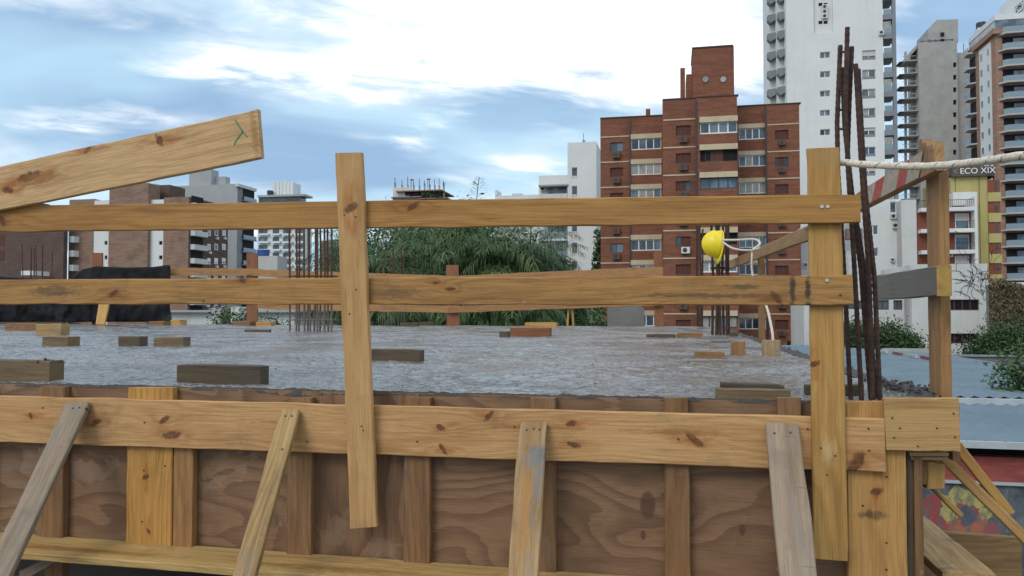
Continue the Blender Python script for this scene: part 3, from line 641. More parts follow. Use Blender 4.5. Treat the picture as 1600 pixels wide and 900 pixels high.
# ---------------------------------------------------------------- reinforcing bars
def bars(name, label, lines, r, m, cat='rebar', group='starter bars of the columns', ribs=0.14, step=None, ties=(), seg=7):
    """lines: list of world polylines; each bar is a part"""
    b0 = lines[0][0]; root = tag(empty(name, (b0.x, b0.y, 0)), label, cat, group)
    for ln in lines:
        ln = [Vector(q) for q in ln]; ln[0].z = -0.06
        MB(root.location).tube(ln, r, seg, ribs, step).build('bar', m, root)
    for t in ties: MB(root.location).tube(t, r * 0.55, 6).build('stirrup', m, root)
    return root
def pp(pts, Y): return [P(a, c, Y=Y if not isinstance(Y, list) else Y[k]) for k, (a, c) in enumerate(pts)]
L = [pp([(1330, 622), (1319, 430), (1309, 262), (1308, 190), (1313, 71)], 2.93),
     pp([(1347, 622), (1334, 400), (1325, 262), (1321, 170), (1324, 43)], 2.92),
     pp([(1362, 619), (1345, 420), (1324, 250), (1327, 160), (1331, 73)], 2.95),
     pp([(1364, 622), (1358, 430), (1346, 260), (1341, 170), (1337, 100)], 2.915),
     pp([(1376, 620), (1366, 430), (1352, 300), (1346, 200), (1341, 108)], 2.93),
     pp([(1371, 617), (1352, 430), (1331, 300), (1320, 200), (1316, 106)], 2.98)]
ties = []
for yy in (82, 142, 172, 202):
    ties.append(pp([(1312, yy), (1319, yy - 1), (1326, yy)], 2.92))
rb = bars('rebar_column', 'tall rusty starter bars beside the right guard post', L, 0.0080, M_rust, step=0.012, ties=ties, ribs=0.13)
def grp(name, label, xs, ybase, ytop, r, m, lean=0.0, jit=2.0, ties=()):
    lines = []; yb = P(sum(xs) / len(xs), ybase, Z=0).y
    for k, x in enumerate(xs):
        Yk = yb + (0.0 if k % 2 else 0.22); b0 = P(x, ybase, Y=Yk); b0.z = 0
        tx = x + lean + random.uniform(-jit, jit); top = P(tx, ytop + random.uniform(-6, 10), Y=Yk); mid_ = b0.lerp(top, 0.5) + Vector((random.uniform(-0.02, 0.02), 0, 0))
        lines.append([b0, mid_, top])
    tl = []
    for ty in ties:
        a = P(min(xs) - 1, ty, Y=yb); c = P(max(xs) + 1, ty, Y=yb); tl.append([a, c, c + Vector((0, 0.22, 0)), a + Vector((0, 0.22, 0)), a])
    return bars(name, label, lines, r, m, ties=tl, ribs=0.0, seg=6)
random.seed(21)
grp('rebar_column', 'dense row of starter bars left of the hanging guard post', [453, 463, 467, 476, 481, 485, 491, 496, 500, 507, 513, 518], 517, 340, 0.017, M_rustc, ties=(431, 500))
grp('rebar_column', 'thin starter bars in front of the trees at the slab\'s back edge', [598, 602, 607, 612, 617, 622, 627, 632], 507, 385, 0.012, M_rustc, jit=3)
grp('rebar_column', 'starter bars at far left in front of the black tarpaulin', [37, 46, 49, 53, 58, 64, 68, 80], 503, 386, 0.014, M_rustc, jit=3)
hat_bars = grp('rebar_column', 'starter bars holding up the yellow hard hat', [1113, 1119, 1121, 1126, 1131, 1136, 1139], 523, 335, 0.017, M_rust, lean=-3, jit=3, ties=(418, 440))
grp('rebar_column', 'pair of starter bars just left of the yellow hard hat', [1090, 1094, 1097], 510, 352, 0.020, M_rust, jit=1)
# ---------------------------------------------------------------- hard hat hung on the bars
hy = P(1125, 523, Z=0).y - 0.13
hc = P(1123, 382, Y=hy); rr = (P(1123, 361, Y=hy).z - P(1123, 404, Y=hy).z) / 2
hat = tag(empty('hard_hat', hc), 'yellow hard hat hung sideways on the starter bars', 'hard hat')
V = []; Fc = []; nu, nv_ = 28, 12
for j in range(nv_ + 1):
    a = PI / 2 * j / nv_
    for i in range(nu):
        b_ = 2 * PI * i / nu; rad = math.cos(a) * rr * (1 + 0.05 * (j == 0)); ridge = 1 + 0.07 * math.exp(-(math.sin(b_) * math.cos(a) / 0.12) ** 2) * (j > 2)
        V.append((-math.sin(a) * rr * 1.18 * ridge, rad * math.sin(b_) * 0.82 * ridge, rad * math.cos(b_) * ridge))
for j in range(nv_):
    for i in range(nu):
        p = j * nu + i; q = j * nu + (i + 1) % nu; Fc.append((p, q, q + nu, p + nu))
def _hat(b, bs):
    tc = b.n('ShaderNodeTexCoord').outputs['Object']; n = b.noise(tc, 14, 5, .7); b.put(bs.inputs['Base Color'], b.mix(b.ramp(n, .5, .75, 0, .5), (0.80, 0.62, 0.015), (0.45, 0.33, 0.05)))
M_hat = mat('hat_yellow', _hat, rough=0.38, spec=0.5)
hat.rotation_euler = (0.0, 0.14, 0.25)
sh = new('shell', V, Fc, M_hat, hat, True)
mo = sh.modifiers.new('s', 'SOLIDIFY'); mo.thickness = 0.006
V = []; Fc = []
for i in range(nu):                        # brim, with the peak at the bottom
    b_ = 2 * PI * i / nu; peak = 0.07 * max(0, -math.cos(b_)) ** 1.5 + 0.016
    for rad_, xo in ((rr * 0.98, 0.0), (rr * 0.98 + peak, 0.012)): V.append((xo, rad_ * math.sin(b_) * 0.84, rad_ * math.cos(b_)))
for i in range(nu):
    a = 2 * i; c = 2 * ((i + 1) % nu); Fc.append((a, a + 1, c + 1, c))
br = new('brim', V, Fc, M_hat, hat, True); mo = br.modifiers.new('s', 'SOLIDIFY'); mo.thickness = 0.005
hb = MB()
ringp = [Vector((0.015, math.sin(2 * PI * k / 20) * rr * 0.66, math.cos(2 * PI * k / 20) * rr * 0.8)) for k in range(21)]
hb.tube(ringp, 0.012, 6); hb.build('headband', mat('hat_band', col=(0.03, 0.03, 0.032), rough=0.7), hat)

# ---------------------------------------------------------------- rope
def _rope(b, bs):
    tc = b.n('ShaderNodeTexCoord').outputs['UV']; x, y, z = b.xyz(tc)
    fr = b.m('FRACT', b.m('ADD', b.m('MULTIPLY', x, 15.0), b.m('MULTIPLY', y, 1.0)))
    n = b.noise(b.n('ShaderNodeTexCoord').outputs['Object'], 130, 3, 0.6)
    c = b.mix(b.ramp(n, 0.35, 0.7), (0.70, 0.64, 0.54), (0.50, 0.43, 0.34))
    fl = b.m('MULTIPLY', b.m('MULTIPLY', b.ramp(fr, 0.86, 0.89), b.ramp(fr, 0.99, 0.95)), b.ramp(n, 0.38, 0.55))
    b.put(bs.inputs['Base Color'], b.mix(b.m('MULTIPLY', fl, 0.75), c, (0.08, 0.065, 0.055))); bump(b, bs, n, 0.5, 0.004)
M_rope = mat('rope_braided', _rope, rough=0.9)
def rope(name, pts, r, label=None, parent=None):
    # smooth through the points, braided lobes as geometry, uv = (metres, turn)
    pts = [Vector(p) for p in pts]; q = []
    for k in range(len(pts) - 1):
        p0, p1, p2, p3 = pts[max(k - 1, 0)], pts[k], pts[k + 1], pts[min(k + 2, len(pts) - 1)]
        n = max(2, int((p2 - p1).length / 0.012))
        for i in range(n):
            t = i / n; q.append(0.5 * ((2 * p1) + (p2 - p0) * t + (2 * p0 - 5 * p1 + 4 * p2 - p3) * t * t + (3 * p1 - p0 - 3 * p2 + p3) * t ** 3))
    q.append(pts[-1]); seg = 9; V = []; Fc = []; UV = []; s_ = 0; up = Vector((0, 0, 1))
    for k, p in enumerate(q):
        if k: s_ += (p - q[k - 1]).length
        t = (q[min(k + 1, len(q) - 1)] - q[max(k - 1, 0)]).normalized()
        if (up - t * up.dot(t)).length < 1e-3: up = Vector((1, 0, 0))
        u = (up - t * up.dot(t)).normalized(); up = u; v = t.cross(u)
        for j in range(seg):
            a = 2 * PI * j / seg; rad = r * (1 + 0.06 * math.cos(3 * a + s_ * 170 * 0.6))
            V.append(p + (u * math.cos(a) + v * math.sin(a)) * rad); UV.append((s_, j / seg))
    for k in range(len(q) - 1):
        for j in range(seg): a = k * seg + j; c = k * seg + (j + 1) % seg; Fc.append((a, c, c + seg, a + seg))
    o = new(name, V, Fc, M_rope, parent, True); uvl = o.data.uv_layers.new(name='UVMap')
    for lp in o.data.loops: uvl.data[lp.index].uv = UV[lp.vertex_index]
    if label: tag(o, label, 'rope')
    return o
XS = XI - 0.03
rope('rope', [P(1780, 225, Y=1.9), P(1600, 243, Y=2.15), P(1520, 254, Y=2.35), P(1440, 260, Y=2.5), P(1350, 257, Y=2.66), P(1318, 254, Y=2.755), P(1300, 262, Y=2.80), P(1285, 300, Y=3.1), P(1272, 345, X=XS - 0.12),
              P(1255, 357, X=XS), P(1232, 370, X=XS), P(1200, 384, X=XS), P(1172, 391, X=XS - 0.03), P(1145, 388, Y=9.2), P(1128, 377, Y=9.75)], 0.0115,
     'pale flecked rope from the right frame edge past the post to the hard hat')
rope('rope', [P(1128, 375, Y=9.75), P(1150, 375, Y=9.4), P(1178, 374, Y=8.9), P(1187, 379, Y=8.6), P(1184, 385, Y=8.5), P(1177, 390, Y=8.45), P(1175, 405, Y=8.4), P(1176, 428, Y=8.4), P(1186, 455, Y=8.3), P(1198, 480, Y=8.1), P(1206, 515, Y=7.9), P(1208, 533, Y=7.85)], 0.013,
     'pale rope looping from the hard hat down to a timber block')

# ---------------------------------------------------------------- timber offcuts lying on the slab
random.seed(5)
def block(x0, y0, x1, y1, depth, m, label, tilt=0.0, name='timber_block', base=None, group='timber offcuts on the slab'):
    """front face given in the photo; its foot stands on the slab"""
    yb = base if base is not None else P((x0 + x1) / 2, y1, Z=0.0).y
    if x1 < 1050: x1 = max(x0 + 6, x1 - depth / yb * (1050 - x1) * .95)
    elif x0 > 1050: x0 = min(x1 - 6, x0 + depth / yb * (x0 - 1050) * .95)
    a, c = P(x0, y1, Y=yb).x, P(x1, y1, Y=yb).x; h = P((x0 + x1) / 2, y0, Y=yb).z
    z0 = slab_h((a + c) / 2, yb) - 0.008
    return block3(a, c, yb, z0, max(0.015, h), depth, m, label, tilt, name, group)
def block3(a, c, yb, z0, h, depth, m, label, tilt=0.0, name='timber_block', group='timber offcuts on the slab'):
    dv = Vector((math.cos(tilt), math.sin(tilt), 0)); A = Vector((a, yb, 0)); L_ = (c - a)
    o = plank(name, [A + Vector((0, 0, h)), A + dv * L_ + Vector((0, 0, h)), A + dv * L_ + Vector((0, 0, z0)), A + Vector((0, 0, z0))], depth, m, seg=8, wob=0.006, bev=0.004, ndir=Vector((0, 1, 0)))
    return tag(o, label, 'timber block', group)
block(-60, 563, 103, 592, 0.085, M_block, 'long mortar-capped timber at the left edge near the form')
block(276, 571, 420, 597, 0.075, M_blockdark, 'dark wet timber block nearest the form, left of the hanging post', tilt=0.02)
block(66, 526, 128, 539, 0.14, M_block, 'short timber with a slanted left end, left foreground row', tilt=-0.05)
block(185, 526, 232, 539, 0.12, M_blockdark, 'dark grey timber, middle of the three in a row at left', tilt=0.05)
block(240, 527, 298, 540, 0.12, M_block, 'tan timber, right-hand one of the three in a row at left', tilt=0.08)
b_ = block(8, 505, 72, 516, 0.16, M_wet, 'brown timber under a paler one at far left')
b_ = block(56, 506, 110, 523, 0.16, wood('block_tan', (0.42, 0.28, 0.13), (0.27, 0.16, 0.07), weather=0.2, dirt=0.4), 'pale knotty timber at far left, leaning on a brown one', tilt=0.05)
block(578, 546, 663, 561, 0.09, M_blockdark, 'grey timber just right of the hanging guard post')
block(797, 512, 862, 524, 0.20, M_red, 'reddish timber in the small pile near the slab\'s back')
block(780, 518, 797, 525, 0.15, M_blockdark, 'small dark scrap at the left end of the reddish timber')
block(820, 504, 872, 511, 0.25, M_pine, 'pale plank behind the reddish timber near the slab\'s back')
block(232, 502, 268, 508, 0.25, M_wet, 'flat brown plank in front of the tarpaulin\'s right end')
block(266, 500, 293, 507, 0.25, M_pine, 'flat pale plank at the tarpaulin\'s right end')
block(364, 502, 400, 508, 0.25, M_wet, 'flat plank beside the back guard post at left')
block(400, 503, 430, 508, 0.2, M_pine, 'short pale plank right of the left back guard post')
block(382, 515, 424, 518, 0.05, M_blockdark, 'thin dark strip left of the dense starter bars')
block(1142, 534, 1165, 551, 0.09, wood('block_brown', (0.34, 0.19, 0.085), (0.20, 0.105, 0.045), dirt=0.5, weather=0.2), 'cube-like brown timber block left of the roped one')
block(1192, 532, 1220, 553, 0.11, wood('block_mortar', (0.38, 0.26, 0.14), (0.24, 0.15, 0.08), dirt=0.6, weather=0.35, wcol=(0.22, 0.21, 0.19)), 'mortar-smeared timber block with the rope\'s end on it', tilt=0.05)
block(1118, 609, 1236, 622, 0.05, M_block, 'front one of two flat timbers near the form at right', tilt=0.02, base=2.875)
block(1125, 600, 1226, 612, 0.04, M_blockdark, 'rear one of two flat timbers near the form at right', tilt=0.01, base=2.965)
block(1256, 601, 1350, 612, 0.035, M_blockdark, 'dark flat batten passing behind the right guard post')
block(1085, 549, 1132, 556, 0.06, M_wet, 'brown batten sunk in the wet concrete at right')
block(1058, 520, 1098, 526, 0.10, M_wet, 'brown batten at the foot of the starter bars at right')
block(1010, 522, 1056, 526, 0.06, M_blockdark, 'thin dark strip left of the brown batten at right')
for xx, yy, ww in ((560, 505, 24), (625, 507, 30), (655, 506, 24), (1140, 522, 14)):
    block(xx, yy - 3, xx + ww, yy + 2, 0.12, M_blockdark, {560: 'scrap strip directly right of the hanging post at the back edge', 625: 'scrap strip under the thin starter bars', 655: 'scrap strip left of the middle back post', 1140: 'small scrap right of the hat\'s starter bars'}[xx])
mb = MB(); rs = random.Random(77)
for k in range(170):
    yy = 2.9 * (15.5 / 2.9) ** rs.random(); xx = XR - .1 - (1.2 * yy + 2) * rs.random(); r = rs.uniform(.002, .006) * (1 + yy * .05); zz = slab_h(xx, yy); i = len(mb.v)
    for q in ((1, 0, 0), (-.8, .3, 0), (0, 1, .1), (.2, -1, 0), (0, 0, .9), (0, 0, -.6)): mb.v.append((xx + q[0] * r * rs.uniform(.6, 1.6), yy + q[1] * r, zz + q[2] * r + r * .3))
    for q in ((0, 2, 4), (2, 1, 4), (1, 3, 4), (3, 0, 4), (2, 0, 5), (1, 2, 5), (3, 1, 5), (0, 3, 5)): mb.f.append(tuple(i + z_ for z_ in q))
tag(mb.build('crumbs', M_crust), 'crumbs of concrete and dirt strewn over the wet slab', 'crumbs', kind='stuff')
# mortar blob on the near left timber
mb = MB(); c_ = P(72, 566, Y=P(20, 592, Z=0).y); rubble((c_.x - 0.03, c_.y + 0.03, c_.z - 0.005), 26, (0.045, 0.012, 0.006), 'mortar_lump', M_crust, None)
tag(bpy.data.objects['mortar_lump'], 'grey mortar smeared on the left-edge timber', 'mortar', kind='stuff')

# ---------------------------------------------------------------- guard rail along the back edge
YK = YB - 0.15
def bpost(x0, x1, yt, yb, label, m=M_red, Y=YK):
    a, c = P(x0, yt, Y=Y), P(x1, yt, Y=Y)
    o = plank('back_post', [a, c, Vector((c.x + 0.02, Y, -0.02)), Vector((a.x + 0.02, Y, -0.02))], 0.04, m, seg=6); tag(o, label, 'guard post', 'guard posts along the back edge'); return o
bpost(385, 402, 396, 505, 'reddish back guard post left of the dense starter bars')
bpost(697, 716, 414, 508, 'reddish back guard post in front of the trees')
bpost(1021, 1035, 391, 512, 'reddish back guard post in front of the brick building')
bpost(144, 160, 395, 505, 'reddish back guard post poking above the tarpaulin')
def brail(q, label, m, Y=YK - 0.045): 
    o = plank('back_rail', pc(q, Y), 0.035, m, seg=20, wob=0.02); tag(o, label, 'guard rail', 'guard rails along the back edge')
M_brail = wood('back_rail_wood', (0.40, 0.22, 0.10), (0.27, 0.13, 0.05), dirt=0.35, weather=0.2)
brail([(262, 418), (404, 420), (404, 431), (262, 430)], 'upper back rail from the tarpaulin to the left post', M_brail)
brail([(402, 421), (712, 431), (712, 443), (402, 432)], 'upper back rail behind the dense starter bars', M_brail, YK - 0.046)
brail([(698, 432), (1036, 416), (1036, 436), (698, 443)], 'upper back rail rising from the middle post to the right', M_brail, YK - 0.085)
brail([(402, 472), (716, 478), (716, 489), (402, 483)], 'lower back rail between the left and middle posts', M_brail)
brail([(700, 479), (1036, 466), (1036, 477), (700, 489)], 'lower back rail between the middle and right posts', M_brail, YK - 0.085)
a, c = P(160, 470, Y=15.9), P(156, 507, Y=15.4)
o = plank('slanted_prop', [P(155, 468, Y=15.9), P(172, 468, Y=15.9), P(163, 507, Y=15.5), P(149, 507, Y=15.5)], 0.04, M_pine, seg=6); tag(o, 'short pale prop leaning in front of the black tarpaulin', 'prop')
for x0, lab in ((886, 'left one of two thin laths standing at the back edge'), (893, 'right one of two thin laths standing at the back edge')):
    s0 = -1 if x0 == 886 else 1
    o = plank('lath', [P(x0 - s0, 470, Y=YK), P(x0 + 3 - s0, 470, Y=YK), P(x0 + 3 + s0, 509, Y=YK), P(x0 + s0, 509, Y=YK)], 0.03, M_pine, seg=3); tag(o, lab, 'lath')
# ---------------------------------------------------------------- black tarpaulin / shade net hung on the back rail at left
def _tarp(b, bs):
    tc = b.n('ShaderNodeTexCoord').outputs['Object']; n = b.noise(tc, 1.1, 5, 0.65, 0.5)
    b.put(bs.inputs['Base Color'], b.mix(b.ramp(n, 0.4, 0.7), (0.006, 0.0065, 0.008), (0.022, 0.025, 0.030))); bump(b, bs, b.noise(tc, 3, 4, 0.6), 0.5, 0.05)
M_tarp = mat('tarp_black', _tarp, rough=0.7, spec=0.2)
M_tarp.node_tree.nodes['Principled BSDF'].inputs['Alpha'].default_value = 0.93
top = [(-60, 428), (0, 429), (60, 433), (110, 434), (120, 426), (128, 418), (150, 413), (200, 415), (240, 414), (262, 411), (266, 412)]
V = []; Fc = []; nx, ny = 130, 26
for i in range(nx + 1):
    px = -60 + 326 * i / nx
    for k in range(len(top) - 1):
        if top[k][0] <= px <= top[k + 1][0]: yt = top[k][1] + (top[k + 1][1] - top[k][1]) * (px - top[k][0]) / (top[k + 1][0] - top[k][0]); break
    for j in range(ny + 1):
        t = j / ny; fold = noise.fractal((px * 0.06, t * 2.2, 3), 0.9, 2, 5) * 0.13 + math.sin(px * 0.16 + t) * 0.03
        p = P(px + noise.noise((px * 0.02, t * 3, 8)) * 4 * t, yt + 3 + (500 - yt) * t, Y=YK - 0.22 + fold * (0.25 + t * 0.6)); p.z = max(p.z, 0.0); V.append(p)
for i in range(nx):
    for j in range(ny): a = i * (ny + 1) + j; Fc.append((a, a + 1, a + ny + 2, a + ny + 1))
o = new('tarpaulin', V, Fc, M_tarp, None, True); mo = o.modifiers.new('s', 'SOLIDIFY'); mo.thickness = 0.01
tag(o, 'black tarpaulin draped along the back edge at left', 'tarpaulin')

# ---------------------------------------------------------------- outside corner, lower right: ledger, braces
zr = zl
q = [P(1439, 801, Z=zr), P(1562, 900, Z=zr), P(1470, 893, Z=zr), P(1439, 863, Z=zr)]
yn = q[2].y; xr_ = q[1].x; xl_ = P(1470, 893, Z=zr).x
o = plank('walk_plank', [Vector((xr_, 4.3, zr)), Vector((xr_, yn, zr)), Vector((xl_, yn, zr)), Vector((xl_, 4.3, zr))], 0.035, None, seg=14, wob=0.006, ndir=Vector((0, 0, -1)),
          mk=dict(name='walk_plank_wood', base=(0.50, 0.33, 0.15), dark=(0.30, 0.16, 0.06), weather=0.15, dirt=0.8), parent=form)
ybk = 3.72
o = plank('bracket_board', pc([(1440, 828), (1596, 841), (1597, 925), (1440, 925)], ybk), 0.03, wood('bracket_wood', (0.30, 0.19, 0.09), (0.19, 0.11, 0.05), dirt=0.4), form, seg=8)
o = plank('side_brace', pc([(1489, 700), (1503, 692), (1587, 800), (1573, 806)], 3.02), 0.03, M_pine, form, seg=8)
o = plank('side_brace', pc([(1466, 716), (1484, 713), (1680, 905), (1664, 915)], 2.97), 0.03, wood('brace_amber', (0.42, 0.25, 0.10), (0.27, 0.14, 0.05), dirt=0.4), form, seg=8)
o = plank('side_brace', pc([(1444, 752), (1456, 756), (1507, 804), (1500, 809)], 2.92), 0.05, M_pine, form, seg=6)

# ================================================================ the city around
M_bk = brick('brick_red', (0.275, 0.102, 0.06), (0.21, 0.076, 0.046), (0.21, 0.13, 0.095), 0.27, 0.09, 0.35)
M_bk2 = brick('brick_tan', (0.33, 0.205, 0.15), (0.27, 0.165, 0.12), (0.28, 0.21, 0.17), 0.27, 0.09, 0.35)
M_bk3 = brick('brick_dark', (0.155, 0.10, 0.084), (0.128, 0.083, 0.07), (0.12, 0.09, 0.08), 0.27, 0.09, 0.3)
M_bk4 = brick('brick_orange', (0.41, 0.245, 0.175), (0.35, 0.205, 0.145), (0.34, 0.25, 0.2), 0.27, 0.09, 0.12)
M_cream = plain('render_cream', (0.54, 0.45, 0.31), 0.85, 0.8, 0.4, None, 0.4)
M_white = plain('render_white', (0.66, 0.67, 0.66), 0.85, 0.25, 0.18, None, 0.18)
M_white2 = plain('render_offwhite', (0.58, 0.58, 0.56), 0.85, 0.4, 0.3, None, 0.35)
M_grey = plain('render_grey', (0.36, 0.37, 0.375), 0.85, 0.3, 0.25, None, 0.25)
M_grey2 = plain('render_pale_grey', (0.44, 0.43, 0.41), 0.85, 0.4, 0.3, None, 0.3)
M_dgrey = plain('render_darkgrey', (0.22, 0.24, 0.255), 0.85, 0.3, 0.25, None, 0.25)
M_raw = plain('raw_concrete', (0.36, 0.355, 0.335), 0.9, 0.35, 0.45, None, 0.3, bscale=2)
M_yb = plain('render_yellow', (0.46, 0.39, 0.16), 0.85, 0.4, 0.3, None, 0.3)
M_rb = plain('render_red_brown', (0.24, 0.075, 0.045), 0.85, 0.6, 0.3, None, 0.2)
M_frame = mat('frame_white', col=(0.72, 0.72, 0.71), rough=0.6)
M_framed = mat('frame_dark', col=(0.07, 0.05, 0.045), rough=0.6)
M_shut = plain('shutter_brown', (0.105, 0.036, 0.026), 0.7, 3, 0.4, None, 0)
M_shutw = plain('shutter_pale', (0.55, 0.54, 0.50), 0.7, 2, 0.3, None, 0)
M_gl = glass('glass_dark'); M_gl2 = glass('glass_blue', (0.06, 0.085, 0.11)); 
M_curt = plain('glass_curtained', (0.36, 0.35, 0.32), 0.25, 1.5, 0.6, (0.12, 0.13, 0.14), 0.5, spec=0.5)
M_void = mat('painted_unlit_void', col=(0.012, 0.011, 0.011), rough=0.9)  # near-black colour painted in for the darkness of unlit openings and recesses
M_ac = plain('ac_housing', (0.60, 0.60, 0.57), 0.6, 3, 0.3, None, 0)
M_acd = plain('ac_old', (0.12, 0.075, 0.06), 0.7, 3, 0.4, None, 0)
M_rail = mat('balcony_glass', col=(0.20, 0.27, 0.31), rough=0.15, spec=0.6)
M_metal = mat('metal_dark', col=(0.05, 0.05, 0.052), rough=0.5, metal=0.4)
class Bld:
    def __init__(s, name, label, px, Y, cat='building', group=None):
        s.r = tag(empty(name, (P(px, 487, Y=Y).x, Y, ZG)), label, cat, group); s.o = s.r.location.copy()
    def rect(s, x0, y0, x1, y1, Y):
        ym = (y0 + (y1 if y1 is not None else 487)) / 2; xm = (x0 + x1) / 2
        return P(x0, ym, Y=Y).x, P(x1, ym, Y=Y).x, (ZG if y1 is None else P(xm, y1, Y=Y).z), P(xm, y0, Y=Y).z
    def box(s, name, x0, y0, x1, y1, Y, depth, m, parent=None):
        a, c, z0, z1 = s.rect(x0, y0, x1, y1, Y); return MB(s.o).box(a, c, Y, Y + depth, z0, z1).build(name, m, parent or s.r)
    def boxw(s, name, a, c, y0, y1, z0, z1, m, parent=None): return MB(s.o).box(a, c, y0, y1, z0, z1).build(name, m, parent or s.r)
    def facade(s, name, x0, y0, x1, y1, Y, holes, m, rev=0.22, parent=None):
        """wall with real openings: holes are pixel rects"""
        a, c, z0, z1 = s.rect(x0, y0, x1, y1, Y); hs = []
        for h in holes:
            q = s.rect(*h, Y); hs.append((max(q[0], a + .01), min(q[1], c - .01), max(q[2], z0 + .01), min(q[3], z1 - .01)))
        return s.holes(name, 'Y', Y, a, c, z0, z1, hs, m, rev, parent)
    def holes(s, name, ax, plane, a, c, z0, z1, hs, m, rev=0.22, parent=None):
        xs = sorted({a, c} | {v for h in hs for v in h[:2]}); zs = sorted({z0, z1} | {v for h in hs for v in h[2:]})
        mb = MB(s.o)
        def pt(u, v, d): return (u, plane + d, v) if ax == 'Y' else (plane - d * (1 if ax == 'X' else -1), u, v)
        inh = lambda u, v: any(h[0] < u < h[1] and h[2] < v < h[3] for h in hs)
        for j in range(len(zs) - 1):
            i = 0
            while i < len(xs) - 1:
                if inh((xs[i] + xs[i + 1]) / 2, (zs[j] + zs[j + 1]) / 2): i += 1; continue
                k = i
                while k < len(xs) - 1 and not inh((xs[k] + xs[k + 1]) / 2, (zs[j] + zs[j + 1]) / 2): k += 1
                mb.quad(pt(xs[i], zs[j], 0), pt(xs[k], zs[j], 0), pt(xs[k], zs[j + 1], 0), pt(xs[i], zs[j + 1], 0)); i = k
        for h in hs:
            q = [(h[0], h[2]), (h[1], h[2]), (h[1], h[3]), (h[0], h[3])]
            for k in range(4):
                p, r_ = q[k], q[(k + 1) % 4]; mb.quad(pt(*p, 0), pt(*r_, 0), pt(*r_, rev), pt(*p, rev))
        return mb.build(name, m, parent or s.r)
    def win(s, x0, y0, x1, y1, Y, n=2, fr=None, gl=None, setb=0.10, fw=0.07, shut=0.0, name='window', sill=True):
        """framed window set back in its opening, one pane per light"""
        a, c, z0, z1 = s.rect(x0, y0, x1, y1, Y); return s.winw(a, c, z0, z1, Y, n, fr, gl, setb, fw, shut, name)
    def winw(s, a, c, z0, z1, Y, n=2, fr=None, gl=None, setb=0.10, fw=0.07, shut=0.0, name='window'):
        yy = Y + setb; mb = MB(s.o); fr = fr or M_frame; gl = gl or M_gl
        mb.box(a, c, yy, yy + 0.08, z0, z0 + fw); mb.box(a, c, yy, yy + 0.08, z1 - fw, z1)
        wd = (c - a) / n
        for k in range(n + 1):
            xx = a + wd * k; mb.box(max(a, xx - fw / 2), min(c, xx + fw / 2), yy + 0.002, yy + 0.078, z0 + fw, z1 - fw)
        o = mb.build(name, fr, s.r)
        if n <= 0 or not gl: return o
        for k in range(n):
            gm = random.choice(gl) if isinstance(gl, (list, tuple)) else gl
            MB(s.o).box(a + wd * k + fw / 2, a + wd * (k + 1) - fw / 2, yy + 0.035, yy + 0.10, z0 + fw, z1 - fw).build('pane', gm, o)
        if shut > 0: MB(s.o).box(a + fw / 2, c - fw / 2, yy - 0.02, yy + 0.03, z1 - (z1 - z0) * shut, z1 - fw / 2).build('shutter', M_shutw, o)
        return o
    def ac(s, x0, y0, x1, y1, Y, m=None, d=0.35):
        a, c, z0, z1 = s.rect(x0, y0, x1, y1, Y); o = MB(s.o).box(a, c, Y - d, Y - 0.002, z0, z1).build('air_conditioner', m or M_ac, s.r)
        mb = MB(s.o); cx, cz, r = a + (c - a) * 0.42, (z0 + z1) / 2, min(c - a, z1 - z0) * 0.36
        mb.prism([Vector((cx + math.cos(k * PI / 5) * r, Y - d - 0.012, cz + math.sin(k * PI / 5) * r)) for k in range(10)], (0, 0.02, 0)); mb.build('fan_grille', M_metal, o); return o

# ---------------------------------------------------------------- red brick apartment block
random.seed(31)
YA, YC, YE = 85.0, 79.1, 83.3
rbk = Bld('brick_apartment_block', 'red brick apartment block with cream bands and a windowless brick tank tower', 1090, YC)
fA = [213.4 + 39.5 * i for i in range(8)]; fC = [186.6 + 43.4 * i for i in range(8)]; fE = [193.8 + 42.4 * i for i in range(8)]
hA = []; hB = []; hC = []; hD = []; hE = []; hF = []
for i in range(8):
    t = fA[i]; hA.append((953.5, t + 9, 973.5, t + 23.3)); hB.append((986.5, t + 2.8, 1033, t + 20.2))
    t = fC[i]; hC.append((1056, t + 9.4, 1079.5, t + 25.4)); hD.append((1094, t + 3.4, 1152, t + 22))
    t = fE[i]; hE.append((1154.5, t + 6.2, 1197, t + 24)); hF.append((1211, t + 9.3, 1232, t + 24.3))
r_ = rbk
r_.facade('wall', 938.5, 184, 984.7, None, YA, hA, M_bk)
r_.facade('wall', 984.7, 181.5, 1037, None, YA - 0.45, hB, M_bk)
r_.facade('wall', 1036, 154.5, 1089.3, None, YC, hC, M_bk)
r_.facade('wall', 1089.3, 150.5, 1153, None, YC - 0.6, hD, M_bk)
r_.facade('wall', 1152.6, 165, 1198.3, None, YE + 0.5, hE, M_bk)
r_.facade('wall', 1198.3, 162.5, 1250.5, None, YE, hF, M_bk)
xw = lambda px, Y: P(px, 330, Y=Y).x
zt_ = lambda px, py, Y: P(px, py, Y=Y).z
BK = lambda nm, a, c, y0, y1, z1, m: r_.boxw(nm, a, c, y0, y1, ZG, z1, m)
BK('wing', xw(938.5, YA), xw(984.7, YA), YA + 0.222, YA + 17, zt_(960, 184, YA) - 0.02, M_bk)
BK('wing', xw(984.7, YA - .45), xw(1037, YA - .45), YA - 0.228, YA + 17.02, zt_(1010, 181.5, YA - .45) - 0.02, M_bk)
BK('wing', xw(1036, YC), xw(1089.3, YC), YC + 0.222, YC + 20, zt_(1062, 154.5, YC) - 0.02, M_bk)
BK('wing', xw(1089.3, YC - .6) + 0.01, xw(1153, YC - .6), YC - 0.378, YC + 20.05, zt_(1120, 150.5, YC - .6) - 0.02, M_bk)
BK('wing', xw(1152.6, YE + .5), xw(1198.3, YE + .5), YE + 0.722, YE + 15, zt_(1175, 165, YE + .5) - 0.02, M_bk)
